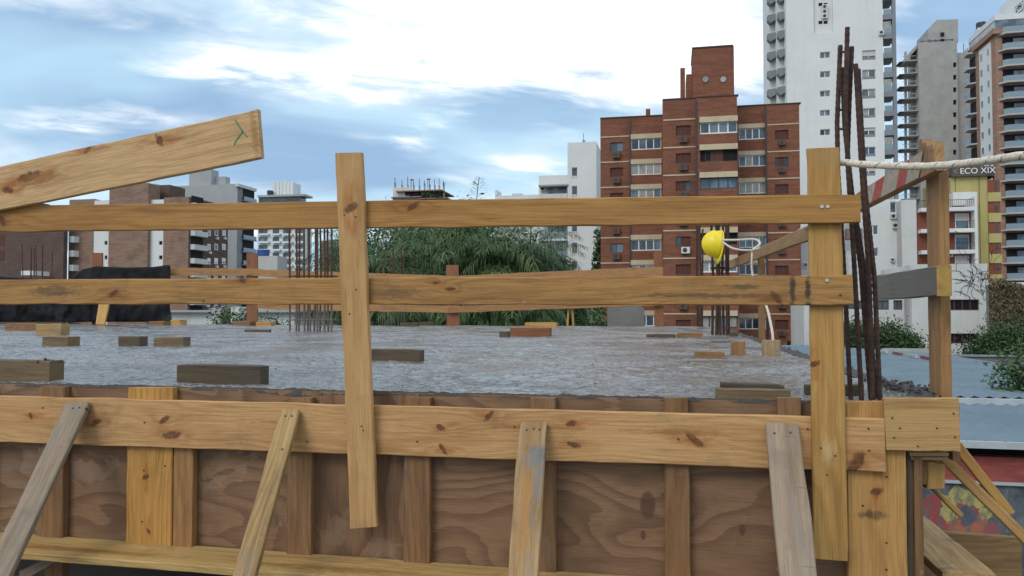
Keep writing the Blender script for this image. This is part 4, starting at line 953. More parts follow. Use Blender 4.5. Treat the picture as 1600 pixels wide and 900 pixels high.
BK('wing', xw(1198.3, YE) + 0.005, xw(1250.5, YE), YE + 0.222, YE + 15.05, zt_(1225, 162.5, YE) - 0.02, M_bk)
# end walls and copings
def coping(x0, x1, y, Y, d=0.5): 
    a, c, z0, z1 = r_.rect(x0, y - 1.2, x1, y + 0.5, Y); r_.boxw('coping', a - .06, c + .06, Y - 0.07, Y + d, z0, z1, mat('coping_dark', col=(0.07, 0.045, 0.04), rough=0.9))
for a_ in ((938.5, 984.5, 184, YA), (985, 1037, 181.5, YA - .45), (1036, 1089, 154.5, YC), (1089.5, 1153, 150.5, YC - .6), (1153, 1198, 165, YE + .5), (1198.5, 1250.5, 162.5, YE)): coping(*a_)
# drain pipes at the joints
for px, Y in ((985, YA - .52), (1089, YC - .66), (1198, YE - .08)):
    a = xw(px, Y); r_.boxw('downpipe', a - .09, a + .09, Y, Y + 0.10, ZG, zt_(px, {985: 186, 1089: 157, 1198: 167}[px], Y), M_metal)
for i in range(8):
    t = fA[i]
    r_.box('floor_band', 938.5, t - 0.9, 984.5, t + 0.9, YA - 0.05, 0.045, M_cream)
    r_.win(953.5, t + 9, 973.5, t + 23.3, YA, 2, M_framed, [M_gl, M_gl2] if i in (0, 4) else [M_shut], 0.12, 0.06)
    r_.ac(958, t + 25, 969, t + 34, YA, M_acd)
    r_.box('lintel_band', 985.5, t - 4.7, 1034, t + 2.7, YA - 0.55, 0.095, M_cream)
    r_.win(986.5, t + 2.8, 1033, t + 20.2, YA - .45, 4, M_frame, [[M_gl, M_gl2], [M_curt], [M_curt, M_gl2], [M_gl], [M_gl2, M_gl], [M_curt, M_gl], [M_gl], [M_gl2]][i], 0.06, 0.11)
    t = fC[i]
    r_.box('floor_band', 1036.2, t - 1.1, 1089, t + 1.0, YC - 0.05, 0.045, M_cream)
    r_.win(1056, t + 9.4, 1079.5, t + 25.4, YC, 3, M_framed, [[M_shut], [M_shut], [M_shut, M_gl], [M_gl2, M_shut], [M_shut, M_gl], [M_shut], [M_shut], [M_shut]][i], 0.12, 0.06)
    if i == 4: r_.ac(1064.5, t + 26, 1078, t + 36, YC)
    else: r_.ac(1061.5, t + 26.5, 1074, t + 36.5, YC, M_acd)
    r_.box('lintel_band', 1093, t - 5.3, 1152.8, t + 3.3, YC - 0.85, 0.245, M_cream)
    if i in (1, 4, 6):
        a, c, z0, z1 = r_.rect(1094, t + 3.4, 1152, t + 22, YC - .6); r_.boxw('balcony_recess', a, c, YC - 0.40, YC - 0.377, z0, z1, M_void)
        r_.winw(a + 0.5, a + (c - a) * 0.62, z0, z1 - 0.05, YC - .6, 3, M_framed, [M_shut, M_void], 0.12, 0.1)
    else: r_.win(1094, t + 3.4, 1152, t + 22, YC - .6, 4, M_frame if i in (0, 5) else M_framed, [M_gl2, M_curt, M_gl] if i != 2 else [M_gl2], 0.04, 0.13)
    t = fE[i]
    r_.box('lintel_band', 1153.4, t - 0.8, 1197.5, t + 6.0, YE + 0.40, 0.095, M_cream)
    r_.win(1154.5, t + 6.2, 1197, t + 24, YE + .5, 4, M_frame, [[M_gl2, M_gl], [M_gl2, M_curt], [M_curt], [M_gl2], [M_gl2], [M_gl2, M_gl], [M_gl], [M_gl]][i], 0.06, 0.11)
    r_.box('floor_band', 1199, t - 0.9, 1250, t + 1.0, YE - 0.05, 0.045, M_cream)
    r_.win(1211, t + 9.3, 1232, t + 24.3, YE, 3, M_framed, [[M_shut], [M_gl, M_shut], [M_shut], [M_shut], [M_shut], [M_shut, M_gl], [M_shut], [M_shut]][i], 0.12, 0.06)
    r_.ac(1216, t + 26, 1227, t + 33.5, YE, M_acd)
# tank tower and chimneys
YT = YC + 1.2
tw = r_.facade('tank_tower', 1084, 74, 1147, 152, YT, [], M_bk)
a, c = xw(1084, YT), xw(1147, YT); z0, z1 = zt_(1115, 152, YT) - 1.0, zt_(1115, 74, YT)
r_.boxw('tower_body', a, c, YT + 0.003, YT + 5.5, z0, z1 - 0.01, M_bk)
r_.boxw('tower_body', a - 0.65, a - 0.003, YT + 0.8, YT + 4.5, z0, zt_(1080, 112, YT), M_bk)
r_.boxw('coping', a - .06, c + .06, YT - 0.07, YT + 5.6, z1, z1 + 0.14, MATS['coping_dark'])
for px in (1102.5, 1130): 
    p = P(px, 124, Y=YT); r0 = 0.36
    mb = MB(r_.o); mb.prism([Vector((p.x + math.cos(k * PI / 8) * r0, YT - 0.05, p.z + math.sin(k * PI / 8) * r0)) for k in range(16)], (0, 0.049, 0)); o = mb.build('round_window', M_framed, r_.r)
    mb = MB(r_.o); mb.prism([Vector((p.x + math.cos(k * PI / 8) * r0 * .82, YT - 0.06, p.z + math.sin(k * PI / 8) * r0 * .82)) for k in range(16)], (0, 0.03, 0)); mb.build('pane', M_curt, o)
a, c, z0, z1 = r_.rect(1063, 106, 1070.5, 155, YT + 1); r_.boxw('chimney', a, c, YT + 1, YT + 1.5, z0 - 1, z1, M_bk)
a, c, z0, z1 = r_.rect(1009, 170, 1016, 182, YA + 3); r_.boxw('chimney', a, c, YA + 3, YA + 3.5, z0 - 1, z1, M_bk)
a, c, z0, z1 = r_.rect(1230, 533, 1250, 545, YE); r_.boxw('dark_garage_opening', a, c - .05, YE - 0.03, YE - 0.004, z0, z1, M_void)  # flat black panel painted as the unlit garage opening

# ---------------------------------------------------------------- tall white tower
YT2 = 118.0
wt = Bld('white_tower', 'tall white tower with open balconies behind the brick apartment block', 1300, YT2); random.seed(32)
rows = [p for p in [81 - 30.2 * 0 + 30.2 * k for k in range(-4, 13)]]
hol = [(1271, -60, 1301, 51)]
for k, t in enumerate(rows):
    if t > 60: hol.append((1281.5, t, 1297, t + 9.6))
    if t > 60: hol.append((1347.3, t - 2.5, 1368, t + 12.5))
ztop = -120
wt.facade('wall', 1230, ztop, 1381.5, None, YT2, hol, M_white, 0.5)
a, c, z0, z1 = wt.rect(1230, ztop, 1381.5, None, YT2)
wt.boxw('tower_body', a, c, YT2 + 0.502, YT2 + 16, ZG, z1 - 0.02, M_white)
for t in rows:
    if t > 60:
        wt.win(1281.5, t, 1297, t + 9.6, YT2, 2, M_frame, [M_gl, M_gl2], 0.2, 0.09)
        wt.win(1347.3, t - 2.5, 1368, t + 12.5, YT2, 2, M_frame, [M_gl2, M_gl, M_curt], 0.2, 0.10, shut=random.choice([0, 0.3, 0.0, 0.5]) if t > 100 else 0.55)
        wt.box('sill_panel', 1347.6, t + 8.2, 1367.7, t + 12.2, YT2 + 0.15, 0.05, M_dgrey)
# service recess with air conditioners
for yy in (-22, 6.5, 34.5): wt.box('vent', 1279, yy - 2, 1285, yy + 2.5, YT2 + 0.45, 0.04, M_void); wt.box('vent', 1287, yy - 2, 1293, yy + 2.5, YT2 + 0.45, 0.04, M_void)
for yy in (-12, 8, 15.5, 22.5): wt.ac(1284, yy, 1293, yy + 7, YT2 + 0.5)
wt.ac(1373, 48, 1380.5, 55.5, YT2)
# open balcony bay on the right
aR, cR = c + 0.01, P(1402, 200, Y=YT2).x
for k in range(-4, 14):
    t = 22 + 30.2 * k; zz = P(1390, t, Y=YT2).z
    sl = wt.boxw('balcony_slab', aR, cR, YT2 - 0.05, YT2 + 3.4, zz - 0.75, zz, M_dgrey)
    wt.boxw('balustrade', aR + 0.1, cR - 0.5, YT2, YT2 + 0.05, zz + 0.003, zz + 0.75, M_rail, sl)
    if k % 3 == 1: wt.boxw('glazing', aR + 0.05, cR - 0.62, YT2 + 0.1, YT2 + 0.16, zz + 0.003, zz + 1.8, M_curt, sl)
wt.boxw('fin', cR - 0.45, cR + 0.02, YT2 - 0.06, YT2 + 0.5, ZG, z1, M_dgrey)
# balcony stacks seen edge-on at the left
for px, w_, Yb in ((1222, 10, YT2 + 1.5), (1206, 9, YT2 + 5)):
    for k in range(-3, 7):
        t = 22 + 29.2 * k + (4 if px < 1210 else 0); cx = P(px, t, Y=Yb).x; zz = P(px, t, Y=Yb).z
        mb = MB(wt.o); hw = 0.62
        mb.prism([Vector((cx - hw, Yb, zz - 0.5)), Vector((cx - hw * 0.4, Yb, zz - 0.95)), Vector((cx + hw, Yb, zz - 0.5)), Vector((cx + hw, Yb, zz + 0.45)), Vector((cx - hw, Yb, zz + 0.30))], (0, 1.2, 0)); mb.build('balcony', M_dgrey, wt.r)
a0 = P(1216, 100, Y=YT2 + 2.8).x; wt.boxw('rear_wing', a0, a + 0.6, YT2 + 2.8, YT2 + 14, ZG, z1, M_white)
a0 = P(1203.5, 100, Y=YT2 + 6).x; wt.boxw('rear_wing', a0, a + 0.5, YT2 + 6.3, YT2 + 15, ZG, z1 - 0.1, M_white)

# ---------------------------------------------------------------- bare concrete tower under construction
YN = 183.5
ct = Bld('concrete_tower', 'bare concrete tower still under construction with open floors on its left', 1465, YN); random.seed(33)
hol = [(1489.5, 97.5 + 19.5 * k, 1494.5, 105 + 19.5 * k) for k in range(0, 9)]
ct.facade('wall', 1438, 65, 1499, None, YN, hol, M_raw, 0.6)
a, c, z0, z1 = ct.rect(1438, 65, 1499, None, YN); ct.boxw('tower_body', a, c, YN + 0.602, YN + 8, ZG, z1 - .02, M_raw)
for h in hol: ct.box('window', *h, YN + .5, .1, M_void)
ct.box('wall', 1499.2, 81, 1545, None, YN + 1.5, 10, M_raw)
q = [P(1450, 66, Y=YN + .3), P(1450, 45, Y=YN + .3), P(1464, 31, Y=YN + .3), P(1497, 30, Y=YN + .3), P(1497, 66, Y=YN + .3)]
MB(ct.o).prism(q, (0, 8, 0)).build('lift_core', M_raw, ct.r)
for y0, y1 in ((50.5, 57), (60.5, 65)): ct.box('window', 1469.5, y0, 1475.5, y1, YN + 0.2, 0.09, M_void)
for k in range(12):
    yy = 97 + 19.5 * k
    xl = P(1411, yy, Y=YN + 2).x; zz = P(1425, yy, Y=YN + 2).z
    sl = ct.boxw('floor_slab', xl, a - 0.02, YN + 0.5, YN + 5, zz - 0.18, zz + 0.05, M_raw)
    ct.boxw('edge_form', xl - 1.0, xl, YN + 1, YN + 4.8, zz - 0.12, zz - 0.02, M_metal, sl)
    ct.boxw('safety_rail', xl - 0.5, a - 0.4, YN + 0.45, YN + 0.55, zz + 0.85, zz + 0.97, M_grey, sl)
    for px in (1414, 1424, 1433): 
        xx = P(px, yy, Y=YN + 3).x; ct.boxw('column', xx, xx + 0.45, YN + 3, YN + 3.5, zz + 0.053, zz + 2.77, M_raw, sl)
zz = P(1425, 82, Y=YN + 2).z
mb = MB(ct.o); mb.prism([P(1413, 92, Y=YN + .4), P(1437.5, 66, Y=YN + .4), P(1437.5, 71, Y=YN + .4), P(1413, 97, Y=YN + .4)], (0, 4, 0)); mb.build('roof_edge', M_raw, ct.r)
for px in (1440, 1452, 1462, 1488): ct.box('handrail', px, 61, px + 0.8, 66, YN + .1, 0.1, M_metal)
ct.box('handrail', 1437, 62.5, 1490, 63.3, YN + .05, 0.06, M_metal)
ct.box('antenna', 1505.5, 68, 1506.3, 82, YN + 3, 0.1, M_metal)

# ---------------------------------------------------------------- brick and white balcony tower at the right edge
YQ = 155.0
bt = Bld('balcony_tower', 'tall tan brick tower with rows of glass balconies at the right edge', 1580, YQ); random.seed(34)
aq, cq = P(1558, 200, Y=YQ).x, P(1700, 200, Y=YQ).x; zq = P(1590, 52, Y=YQ).z
YQ2 = YQ + 12.5
yq = lambda px: P(px, 300, X=aq).y
bt.boxw('tower_body', aq, cq, YQ, YQ2, ZG, zq, M_bk4)
bt.boxw('parapet', aq - 0.6, cq, YQ - 0.7, YQ2 + .5, zq, zq + 1.0, M_bk4)
bt.boxw('roof_band', aq - 0.2, cq, YQ - 0.3, YQ2, zq + 2.6, zq + 3.6, M_white)
bt.boxw('roof_glazing', aq - 0.1, cq, YQ - 0.2, YQ2 - .1, zq + 1.002, zq + 2.598, M_gl2)
bt.boxw('penthouse', aq + 4.4, cq, YQ + .3, YQ2 - 3, zq + 3.602, zq + 8.4, M_white)
p = P(1534, 47, Y=YQ + 14); bt.boxw('water_tank', aq + 0.4, aq + 2.2, YQ + 9, YQ + 11, zq + 3.602, zq + 4.6, M_white2); mb = MB(bt.o); mb.prism([Vector((aq + 1.3 + math.cos(k * PI / 6) * 0.9, YQ + 10 + math.sin(k * PI / 6) * 0.9, zq + 4.602)) for k in range(12)], (0, 0, 1.2)); mb.build('water_tank', M_metal, bt.r)
# white stair strip with windows and balconies on the left flank
bt.boxw('white_strip', aq - 0.15, aq - 0.003, yq(1553), yq(1535), ZG, zq - 0.6, M_white)
for k in range(20):
    zk = zq - 3.0 * k
    if zk < ZG + 3: break
    for (y0, y1) in ((yq(1551.5), yq(1548)), (yq(1541), yq(1537))):
        f = bt.boxw('window', aq - 0.20, aq - 0.153, y0, y1, zk - 2.9, zk - 1.5, M_frame); bt.boxw('pane', aq - 0.23, aq - 0.203, y0 + .12, y1 - .12, zk - 2.78, zk - 1.62, M_gl, f)
    # front balconies
    x0, x1 = aq + 1.1, aq + 6.2
    mb = MB(bt.o); mb.prism([Vector((aq + 0.3, YQ - 0.004, zk - 0.30)), Vector((x0 + 0.2, YQ - 1.35, zk - 0.30)), Vector((x1, YQ - 1.5, zk - 0.30)), Vector((x1 + 4, YQ - 0.4, zk - 0.30)), Vector((x1 + 12, YQ - 0.35, zk - 0.30)), Vector((x1 + 12, YQ - 0.004, zk - 0.30))][::-1], (0, 0, 0.30)); sl = mb.build('balcony_slab', M_grey2, bt.r)
    bt.boxw('balcony_opening', x0, x1 - 0.6, YQ - 0.03, YQ - 0.004, zk + 0.003, zk + 2.45, M_void, sl)
    bt.boxw('balcony_door', x0 + 1.8, x1 - 0.8, YQ - 0.06, YQ - 0.032, zk + 0.01, zk + 2.1, M_gl2, sl)
    mb = MB(bt.o); ring_ = [Vector((x0 - 0.2, YQ - 0.6, zk + .003)), Vector((x0 + 0.4, YQ - 1.25, zk + .003)), Vector((x1 - 0.3, YQ - 1.4, zk + .003)), Vector((x1 - 0.3, YQ - 1.32, zk + .003)), Vector((x0 + 0.45, YQ - 1.17, zk + .003)), Vector((x0 - 0.12, YQ - 0.55, zk + .003))]
    mb.prism(ring_[::-1], (0, 0, 1.0)); mb.build('glass_railing', M_rail, sl)
    # rear-left balconies
    mb = MB(bt.o); mb.prism([Vector((aq - 0.004, yq(1529), zk - 0.3)), Vector((aq - 1.3, yq(1527), zk - 0.3)), Vector((aq - 1.3, yq(1520), zk - 0.3)), Vector((aq - 0.004, yq(1518), zk - 0.3))], (0, 0, 0.3)); sl = mb.build('balcony_slab', M_grey2, bt.r)
    bt.boxw('glass_railing', aq - 1.25, aq - 1.17, yq(1527), yq(1520), zk + 0.003, zk + 1.0, M_rail, sl); bt.boxw('balcony_opening', aq - 0.04, aq - 0.006, yq(1528), yq(1519), zk + 0.003, zk + 2.3, M_void, sl)
def text(body, size, mat_, loc, rot, parent, ext=0.03, name='lettering'):
    cu_ = bpy.data.curves.new(name, 'FONT'); cu_.body = body; cu_.size = size; cu_.extrude = ext; cu_.align_x = 'CENTER'; cu_.align_y = 'CENTER'
    t = bpy.data.objects.new('tmp', cu_); COL.objects.link(t); dg = bpy.context.evaluated_depsgraph_get(); me = bpy.data.meshes.new_from_object(t.evaluated_get(dg)); bpy.data.objects.remove(t)
    o = bpy.data.objects.new(name, me); COL.objects.link(o); me.materials.clear(); me.materials.append(mat_); o.parent = parent; o.location = Vector(loc) - parent.location; o.rotation_euler = rot; return o
M_ink = mat('sign_black', col=(0.02, 0.025, 0.03), rough=0.6); M_letw = mat('sign_white', col=(0.75, 0.75, 0.72), rough=0.6)
xs_ = aq + 4.4 - 0.004; ysg = (P(1586, 12, X=xs_).y + P(1599, 12, X=xs_).y) / 2; zs_ = P(1592.5, 13, X=xs_).z
sg_o = MB(bt.o).box(xs_ - .03, xs_, ysg - 1.75, ysg + 1.75, zs_ - 0.85, zs_ + 0.85).build('sign_frame', M_ink, bt.r)
MB(bt.o).box(xs_ - .05, xs_ - .032, ysg - 1.6, ysg + 1.6, zs_ - 0.70, zs_ + 0.70).build('sign_panel', M_white, sg_o)
text('LPM', 1.35, M_ink, (xs_ - .09, ysg, zs_), (PI / 2, 0, -PI / 2), bt.r)

# ---------------------------------------------------------------- yellow building with lettering
YY = 116.0
yb_ = Bld('yellow_building', 'olive yellow building crowned by a dark sign band with white letters', 1515, YY); random.seed(35)
a, c, z0, z1 = yb_.rect(1487, 273, 1544.5, None, YY); yb_.boxw('wall', a, c, YY, YY + 12, ZG, z1, M_yb)
for px in (1493, 1530): xx = P(px, 300, Y=YY).x; yb_.boxw('wall_joint', xx - .06, xx + .06, YY - 0.03, YY - 0.003, ZG, z1 - .3, mat('joint_dark', col=(0.2, 0.17, 0.07)))
for k in range(8):
    t = 301 + 32 * k; zz = P(1550, t, Y=YY).z
    yb_.boxw('spandrel', c + .003, c + 1.55, YY - 0.25, YY + 10, zz - 1.25, zz, M_yb)
    yb_.boxw('red_panel', c + .003, c + 1.50, YY - 0.10, YY + 9.9, zz + 0.003, zz + 1.75, M_rb)
    f = yb_.boxw('slit_window', c + .9, c + 1.15, YY - 0.13, YY - 0.103, zz + .1, zz + 1.65, M_gl)
zz = P(1520, 276, Y=YY).z; z2 = P(1520, 261.5, Y=YY).z
mb = MB(yb_.o); pts = [Vector((a, YY + 2, zz)), Vector((a, YY - 0.6, zz))] + [Vector((c - 0.6 + 1.9 * math.sin(t), YY + 1.4 - 2.0 * math.cos(t), zz)) for t in [k * PI / 16 for k in range(9)]] + [Vector((c + 1.3, YY + 8, zz)), Vector((a, YY + 8, zz))]
mb.prism(pts[::-1], (0, 0, z2 - zz)); mb.build('sign_band', plain('sign_band_brown', (0.105, 0.085, 0.072), 0.8, 1, 0.4, None, 0), yb_.r)
for dx_ in (0.25, 1.1): yb_.boxw('sign_post', c + dx_, c + dx_ + 0.15, YY + 1, YY + 1.15, P(1548, 302, Y=YY).z, zz - 0.003, M_metal)
tx = P(1527.5, 267, Y=YY - .63); text('ECO XIX', 1.12, M_letw, (tx.x, YY - 0.64, tx.z), (PI / 2, 0, 0), yb_.r)
tx = P(1494, 268, Y=YY - .63); text('C', 0.7, M_grey, (tx.x, YY - 0.64, tx.z), (PI / 2, 0, 0), yb_.r)

# ---------------------------------------------------------------- white block with red-brown walls and balconies
YV = 111.0
wb = Bld('balcony_block', 'white and red-brown flats with long balconies in front of the yellow building', 1495, YV); random.seed(36)
a, c, z0, z1 = wb.rect(1440, 320, 1528.5, None, YV)
wb.boxw('wall', a, c, YV + 1.3, YV + 12, ZG, z1 - .1, M_rb); wb.boxw('side_wall', c - 0.35, c + .02, YV, YV + 12.02, ZG, z1 + 1.0, M_white)
for k in range(6):
    t = 320 + 33.5 * k; zz = P(1490, t + 6, Y=YV).z
    sl = wb.boxw('balcony_slab', a, c - .36, YV, YV + 1.298, zz - 0.28, zz + 0.22, M_white)
    wb.boxw('railing', a, c - .37, YV + .02, YV + .06, zz + 1.15, zz + 1.22, M_metal, sl)
    for j in range(26): xx = a + (c - .4 - a) * j / 25; wb.boxw('baluster', xx, xx + .03, YV + .025, YV + .055, zz + .223, zz + 1.149, M_metal, sl) if k < 3 and j % 1 == 0 else None
    if k:
        for x0, x1 in ((1462, 1474), (1492, 1514)):
            p0, p1 = P(x0, t, Y=YV + 1.3).x, P(x1, t, Y=YV + 1.3).x; f = wb.boxw('window', p0, p1, YV + 1.22, YV + 1.297, zz + .25, zz + 2.35, M_frame)
            wb.boxw('pane', p0 + .1, p1 - .1, YV + 1.20, YV + 1.219, zz + .35, zz + (1.3 if k % 2 else 2.2), M_gl2, f); wb.boxw('shutter', p0 + .1, p1 - .1, YV + 1.19, YV + 1.218, zz + (1.31 if k % 2 else 1.9), zz + 2.3, M_shutw, f)
wb.box('penthouse', 1489, 300, 1527, 321, YV + 3, 6, M_white)
wb.ac(1478, 394, 1488, 402, YV + 1.3); wb.ac(1460, 380, 1466, 388, YV + 1.3)
mb = MB(wb.o); p0 = P(1492, 360, Y=YV + .1); p1 = P(1522, 363, Y=YV - 0.6); mb.prism([Vector((p0.x, YV + .1, p0.z)), Vector((p1.x, YV + .1, p0.z)), Vector((p1.x, YV - .9, p1.z)), Vector((p0.x, YV - .9, p1.z))][::-1], (0, 0, 0.06)); mb.build('awning', M_shutw, wb.r)

# ---------------------------------------------------------------- lower white building behind the right posts
YM = 100.0
wl = Bld('white_annex', 'plain white building with air conditioners between the rebar and the corner post', 1390, YM); random.seed(37)
hol = [(1357, 352, 1371.5, 367), (1361, 387, 1372, 401), (1391, 315, 1400, 333), (1405, 386, 1408.5, 400)]
wl.facade('wall', 1340, 312, 1409, None, YM, hol, M_white, 0.3)
a, c, z0, z1 = wl.rect(1340, 312, 1409, None, YM); wl.boxw('wall', a, c, YM + .302, YM + 10, ZG, z1 - .02, M_white)
for h in hol: wl.win(*h, YM, 2 if h[2] - h[0] > 12 else 1, M_frame, [M_gl, M_gl2], 0.12, 0.1)
wl.ac(1391, 334, 1400, 342, YM); wl.ac(1394, 348, 1403, 357, YM); wl.ac(1391, 403, 1397, 409, YM)
wl.box('wall', 1409.3, 312, 1433, None, YM - 2, 9, M_white2)
wl.box('garage_wall', 1322, 392, 1357, None, YM - 4, 3.5, M_white2); wl.box('gate', 1326, 400, 1345, None, YM - 4.06, 0.055, M_white)
wl.box('roof_shed', 1323, 357, 1348, 374, YM - 1, 0.99, M_bk2)
gy = Bld('grey_house', 'small grey house glimpsed between the brick block and the right post', 1256, 95); gy.box('wall', 1252, 374, 1275, None, 95, 6, M_white2); gy.box('roof', 1251.5, 371.5, 1275.5, 374, 94.8, 6.4, M_grey); gy.win(1255, 410, 1262, 418, 94.9, 1, M_frame, [M_gl], 0.0, 0.1)
wl2 = Bld('white_side_house', 'narrow white gable wall right of the brick block', 1257, 72); wl2.box('wall', 1252.5, 432, 1300, None, 72, 5, M_white); wl2.box('coping', 1252, 430.5, 1300.5, 432, 71.9, 5.2, M_white2)

# ---------------------------------------------------------------- long white building with ribbon windows, creeper on its wall
YL = 66.0
lw = Bld('white_ribbon_building', 'low white building with dark ribbon windows behind the corner post', 1450, YL); random.seed(38)
hol = [(1467, 468, 1530, 485), (1467, 521, 1530, 537)]
lw.facade('wall', 1424, 412.5, 1543.5, None, YL, hol, M_white2, 0.35)
a, c, z0, z1 = lw.rect(1424, 412.5, 1543.5, None, YL); lw.boxw('wall', a, c, YL + .352, YL + 9, ZG, z1 - .02, M_white2)
for h in hol: lw.win(*h, YL, 5, M_framed, [mat('ribbon_glass', col=(0.022, 0.014, 0.018), rough=0.12)], 0.15, 0.08)
hol = [(1321, 470, 1362, 483), (1370, 469, 1389, 484), (1396, 469, 1410, 484)]
lw.facade('wall', 1256, 434, 1416.5, None, YL + 1.2, hol, M_white2, 0.3)
a2, c2, z0, z12 = lw.rect(1256, 434, 1416.5, None, YL + 1.2); lw.boxw('wall', a2, c2, YL + 1.502, YL + 8.5, ZG, z12 - .02, M_white2)
for h in hol: lw.win(*h, YL + 1.2, 2, M_framed, [M_gl], 0.12, 0.1)
lw.box('pilaster', 1416.8, 440, 1423.8, None, YL + .5, 1.5, M_grey); lw.box('wall', 1416.8, 436, 1423.8, 440, YL + .6, 1.4, M_white2)
lw.ac(1514, 545, 1526, 554, YL); lw.box('ledge', 1490, 556, 1560, 558.5, YL - 6, 1.0, M_dgrey)
lw2 = Bld('far_low_roof', 'pale low roof behind the creeper wall at right', 1570, 90); lw2.box('wall', 1545, 441, 1640, None, 90, 8, M_white); lw2.box('opening', 1588, 452, 1640, 462, 89.95, 0.045, M_framed)
cw = Bld('creeper_wall', 'wall overgrown with dry brown creeper at right', 1570, 62, 'wall')
a, c, z0, z1 = cw.rect(1545, 445, 1640, None, 62); cw.boxw('wall', a, c, 62, 62.5, ZG, z1, M_concd)

# ---------------------------------------------------------------- blocks at the left
YZ = 131.6
dl = Bld('dark_brick_block', 'dark brown brick block at the far left edge', 50, YZ - 3); random.seed(41)
dl.box('wall', -120, 325, 99, None, YZ - 3, 1.0, M_bk3); dl.box('stair_head', -60, 313, 30, 326, YZ + 1, 8, M_bk3)
dl.box('window', -1, 367, 6.5, 383, YZ - 3.05, 0.045, M_shut); dl.box('window', -1, 391, 6.5, 407, YZ - 3.05, 0.045, M_shut)
xq = P(99, 400, Y=YZ - 3).x
for k in range(6): zz = P(103, 380 + 22 * k, Y=YZ).z; dl.boxw('balcony', xq + .003, xq + 0.9, YZ - 1.5, YZ + 3, zz, zz + 1.2, M_white)
dl.box('low_roof', 33, 423, 51, 430, YZ - 8, 4, M_white)
bl = Bld('tan_brick_block', 'tan brick block with white light wells at left', 230, YZ)
bl.box('wing', 107, 311.5, 146, None, YZ, 8, M_bk2); bl.box('wing', 169.5, 287, 230.5, None, YZ - .8, 3.5, M_bk2); bl.box('wing', 255, 308, 294, None, YZ, 10.8, M_bk2)
for x0, x1, yt in ((146.2, 169.3, 313), (230.7, 254.8, 312)):
    hol = [(x0 + (17 if x0 < 200 else 17.5), 376.5 + 22.7 * k, x0 + (21.5 if x0 < 200 else 23), 382.5 + 22.7 * k) for k in range(-2, 6)]
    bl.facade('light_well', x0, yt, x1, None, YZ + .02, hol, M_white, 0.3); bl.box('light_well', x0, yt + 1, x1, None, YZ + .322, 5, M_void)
bl.box('stair_head', 231, 287, 242, 312, YZ + 3.0, 5, M_white2); bl.box('stair_head', 242.2, 289, 265, 312, YZ + 4, 5, M_bk3)
xe = P(294, 400, Y=YZ).x; zr_ = P(294, 308, Y=YZ).z
# right-hand flank, receding: balconies then small windows
yx = lambda px: P(px, 400, X=xe).y
bl.boxw('flank_wall', xe + .003, xe + .10, YZ + .02, yx(355), ZG, zr_ - .01, M_bk3)
for k in range(9):
    zz = P(306, 318 + 21.5 * k, X=xe + .5).z
    sl = bl.boxw('balcony', xe + .103, xe + 1.1, yx(296), yx(317), zz - 1.0, zz, M_white2)
    bl.boxw('balcony_opening', xe + .101, xe + .13, yx(297), yx(316), zz + .003, zz + 1.5, M_void, sl)
    if k in (2, 5): bl.boxw('air_conditioner', xe + .2, xe + .8, yx(300), yx(310), zz + .003, zz + .75, M_ac, sl)
    for q0, q1 in ((323, 328), (334, 339.5), (346, 351.5)):
        z_ = P(q0, 336 + 22.3 * k, X=xe + .1).z
        f = bl.boxw('window', xe + .101, xe + .16, yx(q0), yx(q1), z_ - 1.25, z_, M_frame); bl.boxw('pane', xe + .161, xe + .18, yx(q0 + .8), yx(q1 - .8), z_ - 1.1, z_ - (.15 if k % 3 else .7), random.choice([M_shutw, M_curt, M_shutw, M_gl2]), f)
        if (k + int(q0)) % 2: bl.boxw('air_conditioner', xe + .101, xe + .45, yx(q0 + 2), yx(q0 + 5), z_ - 2.0, z_ - 1.5, M_ac, f)
YG = 160.0
gb = Bld('grey_slab_block', 'grey rendered block with roof overhang and dark balconies at left', 340, YG)
gb.box('wing', 266, 289, 370, None, YG, 7.2, M_grey); gb.box('lift_tower', 295.5, 265, 330, 290, YG + .5, 3, M_grey); gb.box('wall', 330.2, 276, 352, 290, YG + 2, 2, M_grey)
x0 = P(370, 400, Y=YG).x; zr_ = P(370, 292, Y=YG).z; yg = lambda px: P(px, 400, X=x0).y
gb.boxw('roof_overhang', x0 - .3, x0 + .5, YG - 0.5, YG + 7.5, zr_, zr_ + 0.7, M_white2)
gb.boxw('side_wall', x0 + .003, x0 + .05, YG + .1, YG + 7.1, ZG, zr_ - .003, M_dgrey)
for k in range(10):
    zz = zr_ - 3.0 * (k + 1); sl = gb.boxw('balcony_slab', x0 + .053, x0 + .6, yg(376), yg(398), zz, zz + .25, M_dgrey); gb.boxw('balcony_opening', x0 + .052, x0 + .08, yg(378), yg(396), zz + .253, zz + 2.9, M_void, sl); gb.boxw('balustrade', x0 + .55, x0 + .59, yg(377), yg(397), zz + .253, zz + 1.1, M_rail, sl)
p = P(323, 263, Y=YG + 2); mb = MB(gb.o); mb.prism([Vector((p.x + math.cos(k * PI / 6) * .8, p.y + math.sin(k * PI / 6) * .8, P(323, 265.3, Y=YG + 2).z)) for k in range(12)], (0, 0, .6)); mb.build('water_tank', M_metal, gb.r)
YW = 257.0
tw_ = Bld('white_balcony_tower', 'distant white tower with stacked balconies and a ribbed roof block', 445, YW); random.seed(42)
tw_.box('wall', 402, 317, 475, None, YW, 6, M_white); tw_.box('top_storey', 404, 306, 470, 317.2, YW + 1, 4, M_gl); tw_.box('roof', 402, 304, 475, 307, YW - .5, 7, M_grey)
for k in range(6): tw_.box('roof_block', 426 + 5.4 * k, 285 - (2 if k in (2, 3) else 0), 430.8 + 5.4 * k, 304.5, YW + 3, 6, M_white)
